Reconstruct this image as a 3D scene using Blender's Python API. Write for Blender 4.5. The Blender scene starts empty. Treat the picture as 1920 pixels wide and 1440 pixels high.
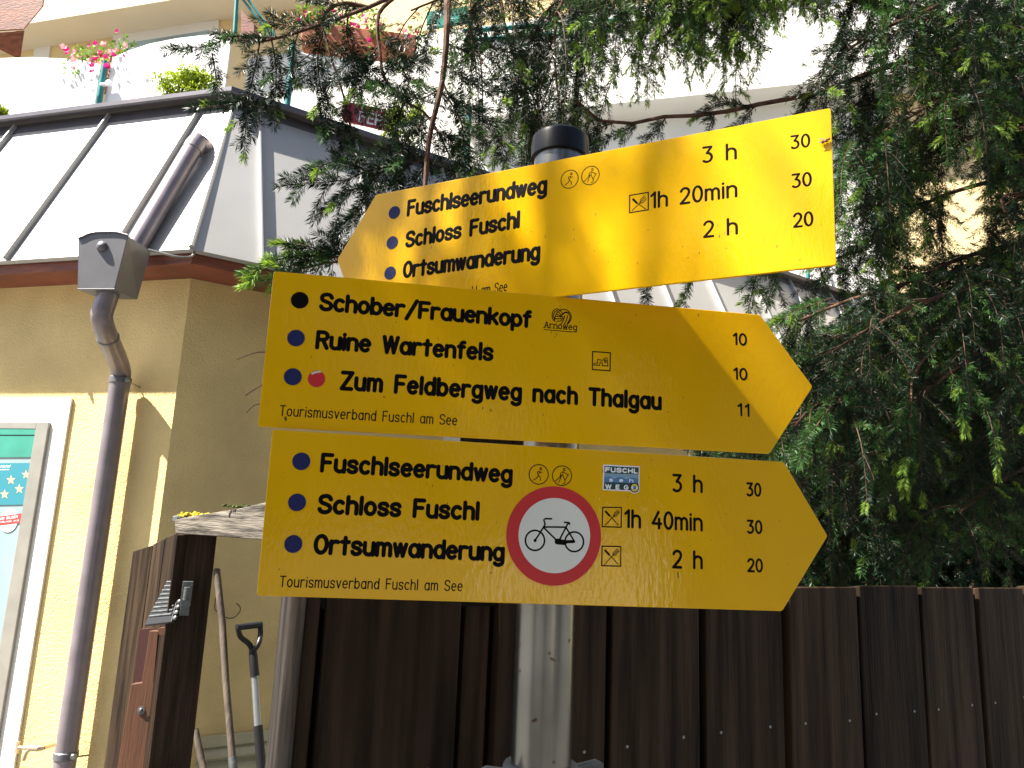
import bpy, math, random
import numpy as np
from mathutils import Vector, Matrix
R = math.radians
rng = np.random.default_rng(7)
random.seed(7)
scene = bpy.context.scene
col = scene.collection

# ------------------------------------------------------------------ camera
F_PX, PITCH, ROLL = 1387.0, R(11.0), R(2.4)
fw = np.array([0, math.cos(PITCH), math.sin(PITCH)])
u0 = np.array([0, -math.sin(PITCH), math.cos(PITCH)])
r0 = np.array([1.0, 0, 0])
rt = math.cos(ROLL) * r0 + math.sin(ROLL) * u0
up = math.cos(ROLL) * u0 - math.sin(ROLL) * r0
EYE = np.array([0, 0, 1.7])
cd = bpy.data.cameras.new('camera')
cd.sensor_fit = 'HORIZONTAL'; cd.sensor_width = 36.0
cd.lens = 36.0 * F_PX / 1920.0
cd.clip_start = 0.02; cd.clip_end = 600
cam = bpy.data.objects.new('camera', cd); col.objects.link(cam)
cam.matrix_world = Matrix(((rt[0], up[0], -fw[0], EYE[0]), (rt[1], up[1], -fw[1], EYE[1]), (rt[2], up[2], -fw[2], EYE[2]), (0, 0, 0, 1)))
scene.camera = cam

# ------------------------------------------------------------------ light
SUN = np.array([0.68, 0.21, -1.0]); SUN /= np.linalg.norm(SUN)
elev = math.asin(-SUN[2])
w = bpy.data.worlds.new('World'); scene.world = w; w.use_nodes = True
nt = w.node_tree; nt.nodes.clear()
sky = nt.nodes.new('ShaderNodeTexSky'); sky.sky_type = 'NISHITA'; sky.sun_disc = False
sky.sun_elevation = elev; sky.sun_rotation = math.atan2(-SUN[0], -SUN[1])
sky.air_density = 1.0; sky.dust_density = 2.0; sky.ozone_density = 1.0
bg = nt.nodes.new('ShaderNodeBackground'); bg.inputs[1].default_value = 0.05
wo = nt.nodes.new('ShaderNodeOutputWorld')
nt.links.new(sky.outputs[0], bg.inputs[0]); nt.links.new(bg.outputs[0], wo.inputs[0])
sd = bpy.data.lights.new('sun', 'SUN'); sd.energy = 5.0; sd.angle = R(0.53); sd.color = (1.0, 0.95, 0.86)
so = bpy.data.objects.new('sun', sd); col.objects.link(so); so.location = (-6, -3, 12)
so.rotation_euler = Vector(tuple(SUN)).to_track_quat('-Z', 'Y').to_euler()
scene.view_settings.view_transform = 'Standard'; scene.view_settings.look = 'None'
scene.view_settings.exposure = 2.02; scene.view_settings.gamma = 1.0
scene.view_settings.use_curve_mapping = False

# ------------------------------------------------------------------ pixel -> world (photo is 1920 x 1440)
def ray(px, py): return fw + rt * ((px - 960) / F_PX) + up * ((720 - py) / F_PX)
def at(px, py, Y):
    d = ray(px, py); return EYE + d * (Y / d[1])
def on_plane(px, py, P, n):
    d = ray(px, py); return EYE + d * (np.dot(P - EYE, n) / np.dot(d, n))
def at_h(px, py, z):
    d = ray(px, py); return EYE + d * ((z - EYE[2]) / d[2])
def V(*a): return np.array(a, float)
def unit(v): return v / np.linalg.norm(v)
Z = V(0, 0, 1)

# ------------------------------------------------------------------ object helpers
def tag(o, label=None, cat=None, group=None, kind=None):
    if label: o['label'] = label
    if cat: o['category'] = cat
    if group: o['group'] = group
    if kind: o['kind'] = kind
    return o
def thing(name, loc, label, cat, group=None):
    o = bpy.data.objects.new(name, None); col.objects.link(o)
    o.location = tuple(loc); o.empty_display_size = 0.1
    return tag(o, label, cat, group)
def origin_of(o):
    p = np.zeros(3)
    while o is not None:
        p += np.array(o.location); o = o.parent
    return p
def link_mesh(name, me, parent=None):
    o = bpy.data.objects.new(name, me); col.objects.link(o)
    if parent is not None: o.parent = parent
    return o
def smooth_by_angle(me, deg=35):
    n = len(me.polygons)
    me.polygons.foreach_set('use_smooth', [True] * n)
    try: me.set_sharp_from_angle(angle=R(deg))
    except Exception: pass

class MB:
    def __init__(s): s.v = []; s.f = []; s.m = []; s.mi = 0
    def mat(s, i): s.mi = i; return s
    def add(s, verts, faces):
        b = len(s.v); s.v += [tuple(map(float, p)) for p in verts]
        s.f += [tuple(b + i for i in f) for f in faces]; s.m += [s.mi] * len(faces)
    def box(s, c, sx, sy, sz, ax=None):
        ax = ax or (V(1, 0, 0), V(0, 1, 0), V(0, 0, 1)); c = np.asarray(c, float)
        vs = [c + ax[0] * (i * sx / 2) + ax[1] * (j * sy / 2) + ax[2] * (k * sz / 2) for i in (-1, 1) for j in (-1, 1) for k in (-1, 1)]
        s.add(vs, [(0, 1, 3, 2), (4, 6, 7, 5), (0, 4, 5, 1), (2, 3, 7, 6), (0, 2, 6, 4), (1, 5, 7, 3)])
    def hexa(s, a, b):      # two quads, matching corners
        s.add(list(a) + list(b), [(3, 2, 1, 0), (4, 5, 6, 7), (0, 1, 5, 4), (1, 2, 6, 5), (2, 3, 7, 6), (3, 0, 4, 7)])
    def prism(s, poly, ext):
        n = len(poly); poly = [np.asarray(p, float) for p in poly]
        vs = poly + [p + ext for p in poly]
        fs = [tuple(range(n - 1, -1, -1)), tuple(range(n, 2 * n))] + [(i, (i + 1) % n, n + (i + 1) % n, n + i) for i in range(n)]
        s.add(vs, fs)
    def tube(s, pts, r, seg=10, cap=True):
        P = [np.asarray(p, float) for p in pts]; n = len(P)
        rr = [r] * n if np.isscalar(r) else list(r)
        T = [unit(P[min(i + 1, n - 1)] - P[max(i - 1, 0)]) for i in range(n)]
        a = np.cross(T[0], Z if abs(T[0][2]) < 0.9 else V(1, 0, 0)); a = unit(a)
        vs = []
        for i in range(n):
            a = unit(a - T[i] * np.dot(a, T[i])); b = np.cross(T[i], a)
            for k in range(seg):
                t = 2 * math.pi * k / seg
                vs.append(P[i] + (a * math.cos(t) + b * math.sin(t)) * rr[i])
        fs = [(i * seg + k, i * seg + (k + 1) % seg, (i + 1) * seg + (k + 1) % seg, (i + 1) * seg + k) for i in range(n - 1) for k in range(seg)]
        if cap: fs += [tuple(range(seg - 1, -1, -1)), tuple(range((n - 1) * seg, n * seg))]
        s.add(vs, fs)
    def lathe(s, c, prof, seg=24, axis=None, side=None):     # prof: (radius, height) list
        ax = Z if axis is None else unit(axis)
        a = unit(np.cross(ax, V(0.3, 0.9, 0.1))) if side is None else side
        b = np.cross(ax, a); vs = []; c = np.asarray(c, float)
        for r, h in prof:
            for k in range(seg):
                t = 2 * math.pi * k / seg
                vs.append(c + ax * h + (a * math.cos(t) + b * math.sin(t)) * r)
        n = len(prof)
        fs = [(i * seg + k, i * seg + (k + 1) % seg, (i + 1) * seg + (k + 1) % seg, (i + 1) * seg + k) for i in range(n - 1) for k in range(seg)]
        fs += [tuple(range(seg - 1, -1, -1)), tuple(range((n - 1) * seg, n * seg))]
        s.add(vs, fs)
    def quads(s, P):        # (n,4,3) loose leaf faces
        b = len(s.v); s.v += [tuple(map(float, p)) for q in P for p in q]
        s.f += [(b + 4 * i, b + 4 * i + 1, b + 4 * i + 2, b + 4 * i + 3) for i in range(len(P))]; s.m += [s.mi] * len(P)
    def build(s, name, mats, parent=None, smooth=False, bevel=0):
        o0 = origin_of(parent)
        me = bpy.data.meshes.new(name)
        me.from_pydata([(x - o0[0], y - o0[1], z - o0[2]) for x, y, z in s.v], [], s.f)
        mats = mats if isinstance(mats, (list, tuple)) else [mats]
        for m in mats: me.materials.append(m)
        me.polygons.foreach_set('material_index', s.m)
        me.update()
        if smooth: smooth_by_angle(me)
        o = link_mesh(name, me, parent)
        if bevel:
            b = o.modifiers.new('bevel', 'BEVEL'); b.width = bevel; b.segments = 2; b.limit_method = 'ANGLE'; b.angle_limit = R(40)
        return o

# ------------------------------------------------------------------ materials
def new_mat(name):
    m = bpy.data.materials.new(name); m.use_nodes = True
    return m, m.node_tree, m.node_tree.nodes['Principled BSDF']
def mat(name, c, rough=0.6, metal=0.0, var=0.0, vscale=8.0, bump=0.0, bscale=60.0, stretch=None, c2=None, spec=0.5, coat=0.0, fleck=None, detail=4.0):
    m, t, b = new_mat(name); N = t.nodes; L = t.links
    b.inputs['Base Color'].default_value = (*c, 1); b.inputs['Roughness'].default_value = rough
    b.inputs['Metallic'].default_value = metal; b.inputs['Specular IOR Level'].default_value = spec
    if coat: b.inputs['Coat Weight'].default_value = coat; b.inputs['Coat Roughness'].default_value = 0.06
    tc = N.new('ShaderNodeTexCoord'); vec = tc.outputs['Object']
    if stretch:
        mp = N.new('ShaderNodeMapping'); mp.inputs['Scale'].default_value = stretch; L.new(vec, mp.inputs[0]); vec = mp.outputs[0]
    out = None
    if var or c2:
        n = N.new('ShaderNodeTexNoise'); n.inputs['Scale'].default_value = vscale; n.inputs['Detail'].default_value = detail; L.new(vec, n.inputs['Vector'])
        mx = N.new('ShaderNodeMix'); mx.data_type = 'RGBA'
        rp = N.new('ShaderNodeMapRange'); rp.inputs[1].default_value = 0.32; rp.inputs[2].default_value = 0.68; L.new(n.outputs['Fac'], rp.inputs[0]); L.new(rp.outputs[0], mx.inputs[0])
        lo = tuple(x * (1 - var) for x in c); hi = c2 if c2 else tuple(min(1, x * (1 + var)) for x in c)
        mx.inputs[6].default_value = (*lo, 1); mx.inputs[7].default_value = (*hi, 1)
        out = mx.outputs[2]
    if fleck:               # (colour, scale, threshold): small spots of dirt or pits
        n = N.new('ShaderNodeTexNoise'); n.inputs['Scale'].default_value = fleck[1]; n.inputs['Detail'].default_value = 1.5; L.new(tc.outputs['Object'], n.inputs['Vector'])
        rp = N.new('ShaderNodeMapRange'); rp.inputs[1].default_value = fleck[2]; rp.inputs[2].default_value = fleck[2] + 0.03; L.new(n.outputs['Fac'], rp.inputs[0])
        mx = N.new('ShaderNodeMix'); mx.data_type = 'RGBA'; L.new(rp.outputs[0], mx.inputs[0])
        if out: L.new(out, mx.inputs[6])
        else: mx.inputs[6].default_value = (*c, 1)
        mx.inputs[7].default_value = (*fleck[0], 1); out = mx.outputs[2]
    if out: L.new(out, b.inputs['Base Color'])
    if bump:
        n = N.new('ShaderNodeTexNoise'); n.inputs['Scale'].default_value = bscale; n.inputs['Detail'].default_value = 3; L.new(vec, n.inputs['Vector'])
        bp = N.new('ShaderNodeBump'); bp.inputs['Strength'].default_value = bump; bp.inputs['Distance'].default_value = 0.01
        L.new(n.outputs['Fac'], bp.inputs['Height']); L.new(bp.outputs[0], b.inputs['Normal'])
        if coat: L.new(bp.outputs[0], b.inputs['Coat Normal'])
    return m
def leaf_mat(name, c, trans=0.35, rough=0.45, var=0.3, vscale=6.0):
    m = mat(name, c, rough, var=var, vscale=vscale, spec=0.22); t = m.node_tree; N = t.nodes; L = t.links
    b = N['Principled BSDF']; o = N['Material Output']
    tr = N.new('ShaderNodeBsdfTranslucent'); tr.inputs[0].default_value = (min(1, c[0] * 1.5), min(1, c[1] * 1.4), c[2] * 0.7, 1)
    ms = N.new('ShaderNodeMixShader'); ms.inputs[0].default_value = trans
    L.new(b.outputs[0], ms.inputs[1]); L.new(tr.outputs[0], ms.inputs[2]); L.new(ms.outputs[0], o.inputs[0])
    return m
M = {}
M['yellow'] = mat('yellow_enamel', (0.74, 0.405, 0.0015), 0.32, var=0.07, vscale=4, stretch=(1, 1, .45), bump=0.035, bscale=230, coat=0.65, spec=0.05, fleck=((0.16, 0.09, 0.01), 75, 0.79))
M['black_paint'] = mat('black_paint', (0.005, 0.004, 0.004), 0.5, spec=0.05)
M['blue_dot'] = mat('blue_paint', (0.012, 0.016, 0.085), 0.5, var=0.1, spec=0.2)
M['red_dot'] = mat('red_paint', (0.55, 0.015, 0.02), 0.4, var=0.1)
M['red_ring'] = mat('red_foil', (0.50, 0.012, 0.018), 0.4, var=0.04)
M['white_foil'] = mat('white_foil', (0.66, 0.66, 0.60), 0.4, var=0.03, fleck=((0.3, 0.28, 0.22), 90, 0.8))
M['peel_glint'] = mat('bare_glint', (0.6, 0.55, 0.45), 0.5)
M['galv'] = mat('galvanised_steel', (0.22, 0.213, 0.195), 0.27, metal=0.95, var=0.10, vscale=20, bump=0.015, bscale=60, fleck=((0.09, 0.065, 0.04), 85, 0.70))
M['galv_dark'] = mat('weathered_zinc', (0.16, 0.17, 0.17), 0.5, metal=0.6, var=0.35, vscale=50, bump=0.1, bscale=90)
M['cap'] = mat('black_cap_plastic', (0.006, 0.006, 0.007), 0.30, spec=0.25)
M['fence'] = mat('dark_stained_wood', (0.025, 0.0150, 0.0088), 0.65, stretch=(16, 16, 0.9), var=0.55, vscale=3.0, c2=(0.049, 0.0305, 0.018), bump=0.35, bscale=14, spec=0.1)
def board_variation(m, lo, hi):
    t = m.node_tree; N = t.nodes; L = t.links; b = N['Principled BSDF']; src = b.inputs['Base Color'].links[0].from_socket
    oi = N.new('ShaderNodeObjectInfo'); mr = N.new('ShaderNodeMapRange'); mr.inputs[3].default_value = lo; mr.inputs[4].default_value = hi; L.new(oi.outputs['Random'], mr.inputs[0])
    hs = N.new('ShaderNodeHueSaturation'); L.new(mr.outputs[0], hs.inputs['Value']); L.new(src, hs.inputs['Color']); L.new(hs.outputs[0], b.inputs['Base Color'])
board_variation(M['fence'], .7, 1.45)
M['fence_gap'] = mat('dark_wood_rail_gap', (0.012, 0.009, 0.007), 0.9, spec=0.1)
M['oldwood'] = mat('weathered_grey_wood', (0.10, 0.078, 0.062), 0.8, stretch=(22, 22, 1.2), var=0.6, vscale=3, c2=(0.27, 0.22, 0.18), bump=0.6, bscale=10, spec=0.2)
M['oldwood_h'] = mat('weathered_board', (0.055, 0.046, 0.037), 0.8, stretch=(2.5, 2.5, 30), var=0.5, vscale=2.5, c2=(0.19, 0.165, 0.135), bump=0.5, bscale=8, spec=0.2)
M['screw'] = mat('screw_steel', (0.30, 0.30, 0.28), 0.4, metal=0.9)
M['plaster'] = mat('ochre_plaster', (0.80, 0.61, 0.28), 0.9, var=0.13, vscale=2.2, bump=0.6, bscale=95, spec=0.15, fleck=((0.40, 0.29, 0.14), 130, 0.76))
M['plaster_white'] = mat('white_plaster', (0.80, 0.77, 0.68), 0.9, var=0.04, vscale=6, bump=0.4, bscale=95, spec=0.15)
M['roof'] = mat('grey_sheet_metal', (0.43, 0.42, 0.40), 0.42, metal=0.2, var=0.06, vscale=2.5, bump=0.03, bscale=6, fleck=((0.6, 0.6, 0.58), 26, 0.80))
M['roof_dark'] = mat('brown_grey_flashing', (0.13, 0.12, 0.135), 0.4, metal=0.3, var=0.1)
M['pipe'] = mat('brown_grey_zinc', (0.26, 0.22, 0.235), 0.36, metal=0.35, var=0.14, vscale=9, bump=0.03, bscale=30, fleck=((0.3, 0.29, 0.28), 45, 0.76))
M['hopper'] = mat('patinated_zinc', (0.17, 0.165, 0.175), 0.42, metal=0.35, var=0.14, vscale=7, bump=0.04, bscale=25)
M['fascia'] = mat('red_brown_wood', (0.23, 0.065, 0.035), 0.6, stretch=(2, 2, 14), var=0.3, vscale=3, bump=0.2, bscale=10)
M['beam'] = mat('mahogany_stained_wood', (0.24, 0.075, 0.035), 0.55, stretch=(4, 12, 12), var=0.35, vscale=2.5, bump=0.2, bscale=8)
M['facade'] = mat('yellow_facade', (0.78, 0.60, 0.32), 0.9, var=0.05, vscale=2, spec=0.15, bump=0.2, bscale=60)
M['white_wall'] = mat('white_facade_paint', (0.82, 0.80, 0.74), 0.85, var=0.03, vscale=2, spec=0.15)
M['soffit'] = mat('cream_soffit', (0.74, 0.66, 0.50), 0.9, var=0.04, vscale=1.5, spec=0.1)
M['panel'] = mat('white_balcony_cloth', (0.86, 0.85, 0.83), 0.7, spec=0.2)
M['teal'] = mat('teal_painted_steel', (0.02, 0.20, 0.19), 0.35, var=0.1)
M['glass'] = mat('window_glass', (0.30, 0.40, 0.42), 0.06, var=0.25, vscale=1.2, spec=0.8)
M['shade_teal'] = mat('teal_awning_cloth', (0.03, 0.26, 0.19), 0.7, var=0.15, vscale=5)
M['alu'] = mat('anodised_frame', (0.38, 0.36, 0.31), 0.42, metal=0.5, var=0.08, vscale=10)
M['poster'] = mat('teal_poster', (0.03, 0.23, 0.29), 0.5)
M['star'] = mat('beige_print', (0.62, 0.48, 0.30), 0.6)
M['paper'] = mat('white_print', (0.82, 0.84, 0.85), 0.5)
M['red_print'] = mat('red_print', (0.62, 0.05, 0.05), 0.5)
M['brass'] = mat('tap_brass', (0.62, 0.52, 0.36), 0.35, metal=0.7, var=0.1)
M['bark'] = mat('reddish_bark', (0.105, 0.055, 0.036), 0.85, stretch=(1, 1, 0.35), var=0.45, vscale=30, bump=0.8, bscale=60, spec=0.2)
M['twig'] = mat('brown_twig', (0.075, 0.042, 0.026), 0.8, var=0.3, vscale=20, spec=0.2)
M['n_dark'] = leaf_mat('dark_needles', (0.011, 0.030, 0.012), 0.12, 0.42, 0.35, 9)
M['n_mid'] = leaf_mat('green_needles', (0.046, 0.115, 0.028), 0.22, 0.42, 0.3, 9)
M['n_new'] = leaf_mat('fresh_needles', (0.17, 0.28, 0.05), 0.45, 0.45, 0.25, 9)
M['leaf'] = leaf_mat('shrub_leaf', (0.22, 0.30, 0.03), 0.4, 0.5, 0.35, 14)
M['leaf_green'] = leaf_mat('petunia_leaf', (0.10, 0.20, 0.035), 0.35, 0.5, 0.35, 14)
M['petal'] = leaf_mat('magenta_petal', (0.52, 0.02, 0.26), 0.35, 0.6, 0.3, 14)
M['petal_pale'] = leaf_mat('pink_petal', (0.75, 0.35, 0.55), 0.35, 0.6, 0.2, 14)
M['terracotta'] = mat('terracotta', (0.42, 0.13, 0.06), 0.7, var=0.15)
M['banner'] = mat('wine_red_sign', (0.33, 0.02, 0.04), 0.5)
M['orange_wood'] = mat('orange_brown_wood', (0.105, 0.040, 0.017), 0.6, stretch=(14, 14, 1), var=0.25, vscale=3, bump=0.15, bscale=10)
M['red_wood'] = mat('dark_red_wood', (0.055, 0.014, 0.010), 0.6, stretch=(10, 10, 1), var=0.3, vscale=3)
M['handle'] = mat('grey_wood_handle', (0.10, 0.075, 0.055), 0.7, stretch=(10, 10, 1.5), var=0.4, vscale=4, bump=0.2, bscale=12)
M['plastic'] = mat('black_plastic', (0.014, 0.014, 0.015), 0.42)
M['metal_tube'] = mat('aluminium_tube', (0.45, 0.47, 0.47), 0.35, metal=0.8, var=0.08)
M['cream_vent'] = mat('cream_sheet', (0.50, 0.46, 0.30), 0.5, var=0.08)
M['lichen'] = mat('yellow_lichen', (0.62, 0.48, 0.02), 0.9, var=0.4, vscale=120, bump=1.0, bscale=160)
M['moss'] = mat('green_moss', (0.06, 0.08, 0.012), 0.95, var=0.4, vscale=120, bump=1.0, bscale=160)
M['paving'] = mat('grey_asphalt', (0.10, 0.098, 0.094), 0.85, var=0.15, vscale=1.5, bump=0.3, bscale=30)
M['bug'] = mat('fly_body', (0.10, 0.05, 0.02), 0.3)
M['bugwing'] = mat('fly_wing', (0.40, 0.30, 0.18), 0.2)

# ------------------------------------------------------------------ ground
g = MB(); g.add([(-120, -120, 0), (120, -120, 0), (120, 120, 0), (-120, 120, 0)], [(0, 1, 2, 3)])
tag(g.build('ground', M['paving']), kind='structure')

# ------------------------------------------------------------------ stroke lettering
def arc(cx, cy, rx, ry, a0, a1, n=14): return [(cx + rx * math.cos(R(a0 + (a1 - a0) * i / n)), cy + ry * math.sin(R(a0 + (a1 - a0) * i / n))) for i in range(n + 1)]
def spline(p, n=5):
    q = [p[0]] + list(p) + [p[-1]]; out = []
    for i in range(1, len(q) - 2):
        a, b, c, d = (np.array(q[i + k], float) for k in (-1, 0, 1, 2))
        for k in range(n):
            t = k / n
            out.append(tuple(0.5 * (2 * b + (c - a) * t + (2 * a - 5 * b + 4 * c - d) * t * t + (3 * b - a - 3 * c + d) * t ** 3)))
    return out + [tuple(p[-1])]
def s_shape(w_, h): return spline([(w_, .80 * h), (.82 * w_, .96 * h), (.5 * w_, h), (.14 * w_, .93 * h), (.01, .76 * h), (.14 * w_, .60 * h), (.5 * w_, .51 * h), (.86 * w_, .41 * h), (w_, .24 * h), (.86 * w_, .07 * h), (.5 * w_, 0), (.16 * w_, .05 * h), (0, .19 * h)])
X = .70
bowl = lambda a0=0, a1=360: arc(.23, X / 2, .23, X / 2, a0, a1, 22)
ar = lambda x0, x1: ([(x0, 0), (x0, X)], arc((x0 + x1) / 2, X - .24, (x1 - x0) / 2, .24, 180, 0) + [(x1, 0)])
G = {
 'a': (.46, [bowl(), [(.46, X), (.46, 0)]]), 'b': (.46, [bowl(), [(0, 1), (0, 0)]]), 'c': (.42, [bowl(48, 312)]), 'd': (.46, [bowl(), [(.46, 1), (.46, 0)]]),
 'e': (.45, [[(.01, .37), (.45, .37)] + arc(.23, X / 2, .23, X / 2, 4, 312, 20)]), 'f': (.32, [arc(.27, .80, .15, .20, 75, 180) + [(.12, 0)], [(0, X), (.30, X)]]),
 'g': (.46, [bowl(), [(.46, X), (.46, -.12)] + arc(.23, -.12, .23, .20, 0, -150)]), 'h': (.44, [[(0, 1), (0, 0)], ar(0, .44)[1]]),
 'i': (.02, [[(.01, 0), (.01, X)], [(.01, .93), (.011, .95)]]), 'k': (.42, [[(0, 1), (0, 0)], [(.40, X), (.02, .28)], [(.15, .42), (.42, 0)]]), 'l': (.02, [[(.01, 0), (.01, 1)]]),
 'm': (.68, [[(0, 0), (0, X)], ar(0, .34)[1], ar(.34, .68)[1]]), 'n': (.44, [[(0, 0), (0, X)], ar(0, .44)[1]]), 'o': (.46, [bowl()]),
 'p': (.46, [bowl(), [(0, X), (0, -.30)]]), 'r': (.34, [[(0, 0), (0, X)], arc(.24, X - .24, .24, .24, 180, 62)]), 's': (.40, [s_shape(.40, X)]),
 't': (.34, [[(.16, .95), (.16, 0)], [(0, X), (.34, X)]]), 'u': (.44, [[(0, X)] + arc(.22, .24, .22, .24, 180, 360) + [(.44, X)], [(.44, X), (.44, 0)]]),
 'v': (.42, [[(0, X), (.21, 0)], [(.21, 0), (.42, X)]]), 'w': (.60, [[(0, X), (.15, 0)], [(.15, 0), (.30, X)], [(.30, X), (.45, 0)], [(.45, 0), (.60, X)]]),
 'z': (.4, [[(0, X), (.4, X)], [(.4, X), (0, 0)], [(0, 0), (.4, 0)]]),
 'F': (.46, [[(0, 0), (0, 1)], [(0, 1), (.46, 1)], [(0, .53), (.38, .53)]]), 'S': (.52, [s_shape(.52, 1)]), 'O': (.56, [arc(.28, .5, .28, .5, 0, 360, 26)]),
 'R': (.50, [[(0, 0), (0, 1)], [(0, 1), (.26, 1)] + arc(.26, .76, .24, .24, 90, -90) + [(0, .52)], [(.27, .52), (.50, 0)]]),
 'W': (.72, [[(0, 1), (.18, 0)], [(.18, 0), (.36, 1)], [(.36, 1), (.54, 0)], [(.54, 0), (.72, 1)]]), 'Z': (.52, [[(0, 1), (.52, 1)], [(.52, 1), (0, 0)], [(0, 0), (.52, 0)]]),
 'T': (.54, [[(0, 1), (.54, 1)], [(.27, 1), (.27, 0)]]), 'A': (.56, [[(0, 0), (.28, 1)], [(.28, 1), (.56, 0)], [(.1, .34), (.46, .34)]]),
 'U': (.50, [[(0, 1)] + arc(.25, .25, .25, .25, 180, 360) + [(.5, 1)]]), 'C': (.50, [arc(.27, .5, .27, .5, 48, 312, 20)]), 'H': (.50, [[(0, 0), (0, 1)], [(.5, 0), (.5, 1)], [(0, .52), (.5, .52)]]),
 'L': (.40, [[(0, 1), (0, 0)], [(0, 0), (.4, 0)]]), 'E': (.42, [[(0, 0), (0, 1)], [(0, 1), (.42, 1)], [(0, .52), (.36, .52)], [(0, 0), (.42, 0)]]),
 'G': (.54, [arc(.27, .5, .27, .5, 48, 345, 20) + [(.54, .42)], [(.54, .45), (.32, .45)]]), 'I': (.02, [[(.01, 0), (.01, 1)]]), 'B': (.46, [[(0, 0), (0, 1)], [(0, 1), (.22, 1)] + arc(.22, .77, .22, .23, 90, -90) + [(0, .54)], [(.22, .54)] + arc(.22, .27, .25, .27, 90, -90) + [(0, 0)]]),
 'D': (.5, [[(0, 0), (0, 1)], [(0, 1), (.22, 1)] + arc(.22, .5, .28, .5, 90, -90) + [(0, 0)]]), 'N': (.5, [[(0, 0), (0, 1)], [(0, 1), (.5, 0)], [(.5, 0), (.5, 1)]]),
 '/': (.50, [[(0, -.16), (.50, 1.08)]]), ' ': (.34, []),
 '0': (.46, [arc(.23, .5, .23, .5, 0, 360, 24)]), '1': (.20, [[(0, .80), (.19, 1)], [(.19, 1), (.19, 0)]]),
 '2': (.46, [arc(.23, .74, .22, .26, 165, -20) + spline([(.435, .65), (.33, .42), (0, 0)])[1:], [(0, 0), (.46, 0)]]),
 '3': (.46, [[(.02, 1), (.43, 1)], [(.43, 1), (.20, .60)], [(.20, .60)] + arc(.20, .30, .25, .30, 85, -135, 16)]),
 '4': (.50, [[(.34, 1), (0, .28)], [(0, .28), (.50, .28)], [(.38, .58), (.38, 0)]]),
}
def lay(txt, gap=.22):
    x = 0; st = []
    for ch in txt:
        w_, ss = G[ch]
        st += [[(x + a, b) for a, b in s_] for s_ in ss]
        x += w_ + gap
    return st, x - gap
def groove(mb, frame, pts, r, hgt=0.00015, w0=0.0):
    """a raised rounded stroke lying on a plane; frame = (origin, U, Vv, N)"""
    O, U, W_, N = frame
    P = [np.array(p, float) for p in pts]
    Q = [P[0]]
    for p in P[1:]:
        if np.linalg.norm(p - Q[-1]) > 1e-6: Q.append(p)
    if len(Q) < 2: return
    n = len(Q); closed = np.linalg.norm(Q[0] - Q[-1]) < 1e-5
    T = []
    for i in range(n):
        if closed and i in (0, n - 1): t = Q[1] - Q[n - 2]
        else: t = Q[min(i + 1, n - 1)] - Q[max(i - 1, 0)]
        T.append(t / np.linalg.norm(t))
    rings = []
    if not closed:
        for a in (90, 60, 30): rings.append((Q[0] - T[0] * r * math.sin(R(a)), T[0], max(.02, math.cos(R(a)))))
    for q, t in zip(Q, T): rings.append((q, t, 1.0))
    if not closed:
        for a in (30, 60, 90): rings.append((Q[-1] + T[-1] * r * math.sin(R(a)), T[-1], max(.02, math.cos(R(a)))))
    A = [0, 35, 90, 145, 180]; vs = []
    for c, t, k in rings:
        s_ = np.array([-t[1], t[0]])
        for a in A:
            p = c + s_ * (r * k * math.cos(R(a)))
            vs.append(O + U * p[0] + W_ * p[1] + N * (w0 + hgt * k * math.sin(R(a))))
    m_ = len(A)
    mb.add(vs, [(i * m_ + k, (i + 1) * m_ + k, (i + 1) * m_ + k + 1, i * m_ + k + 1) for i in range(len(rings) - 1) for k in range(m_ - 1)])

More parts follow.
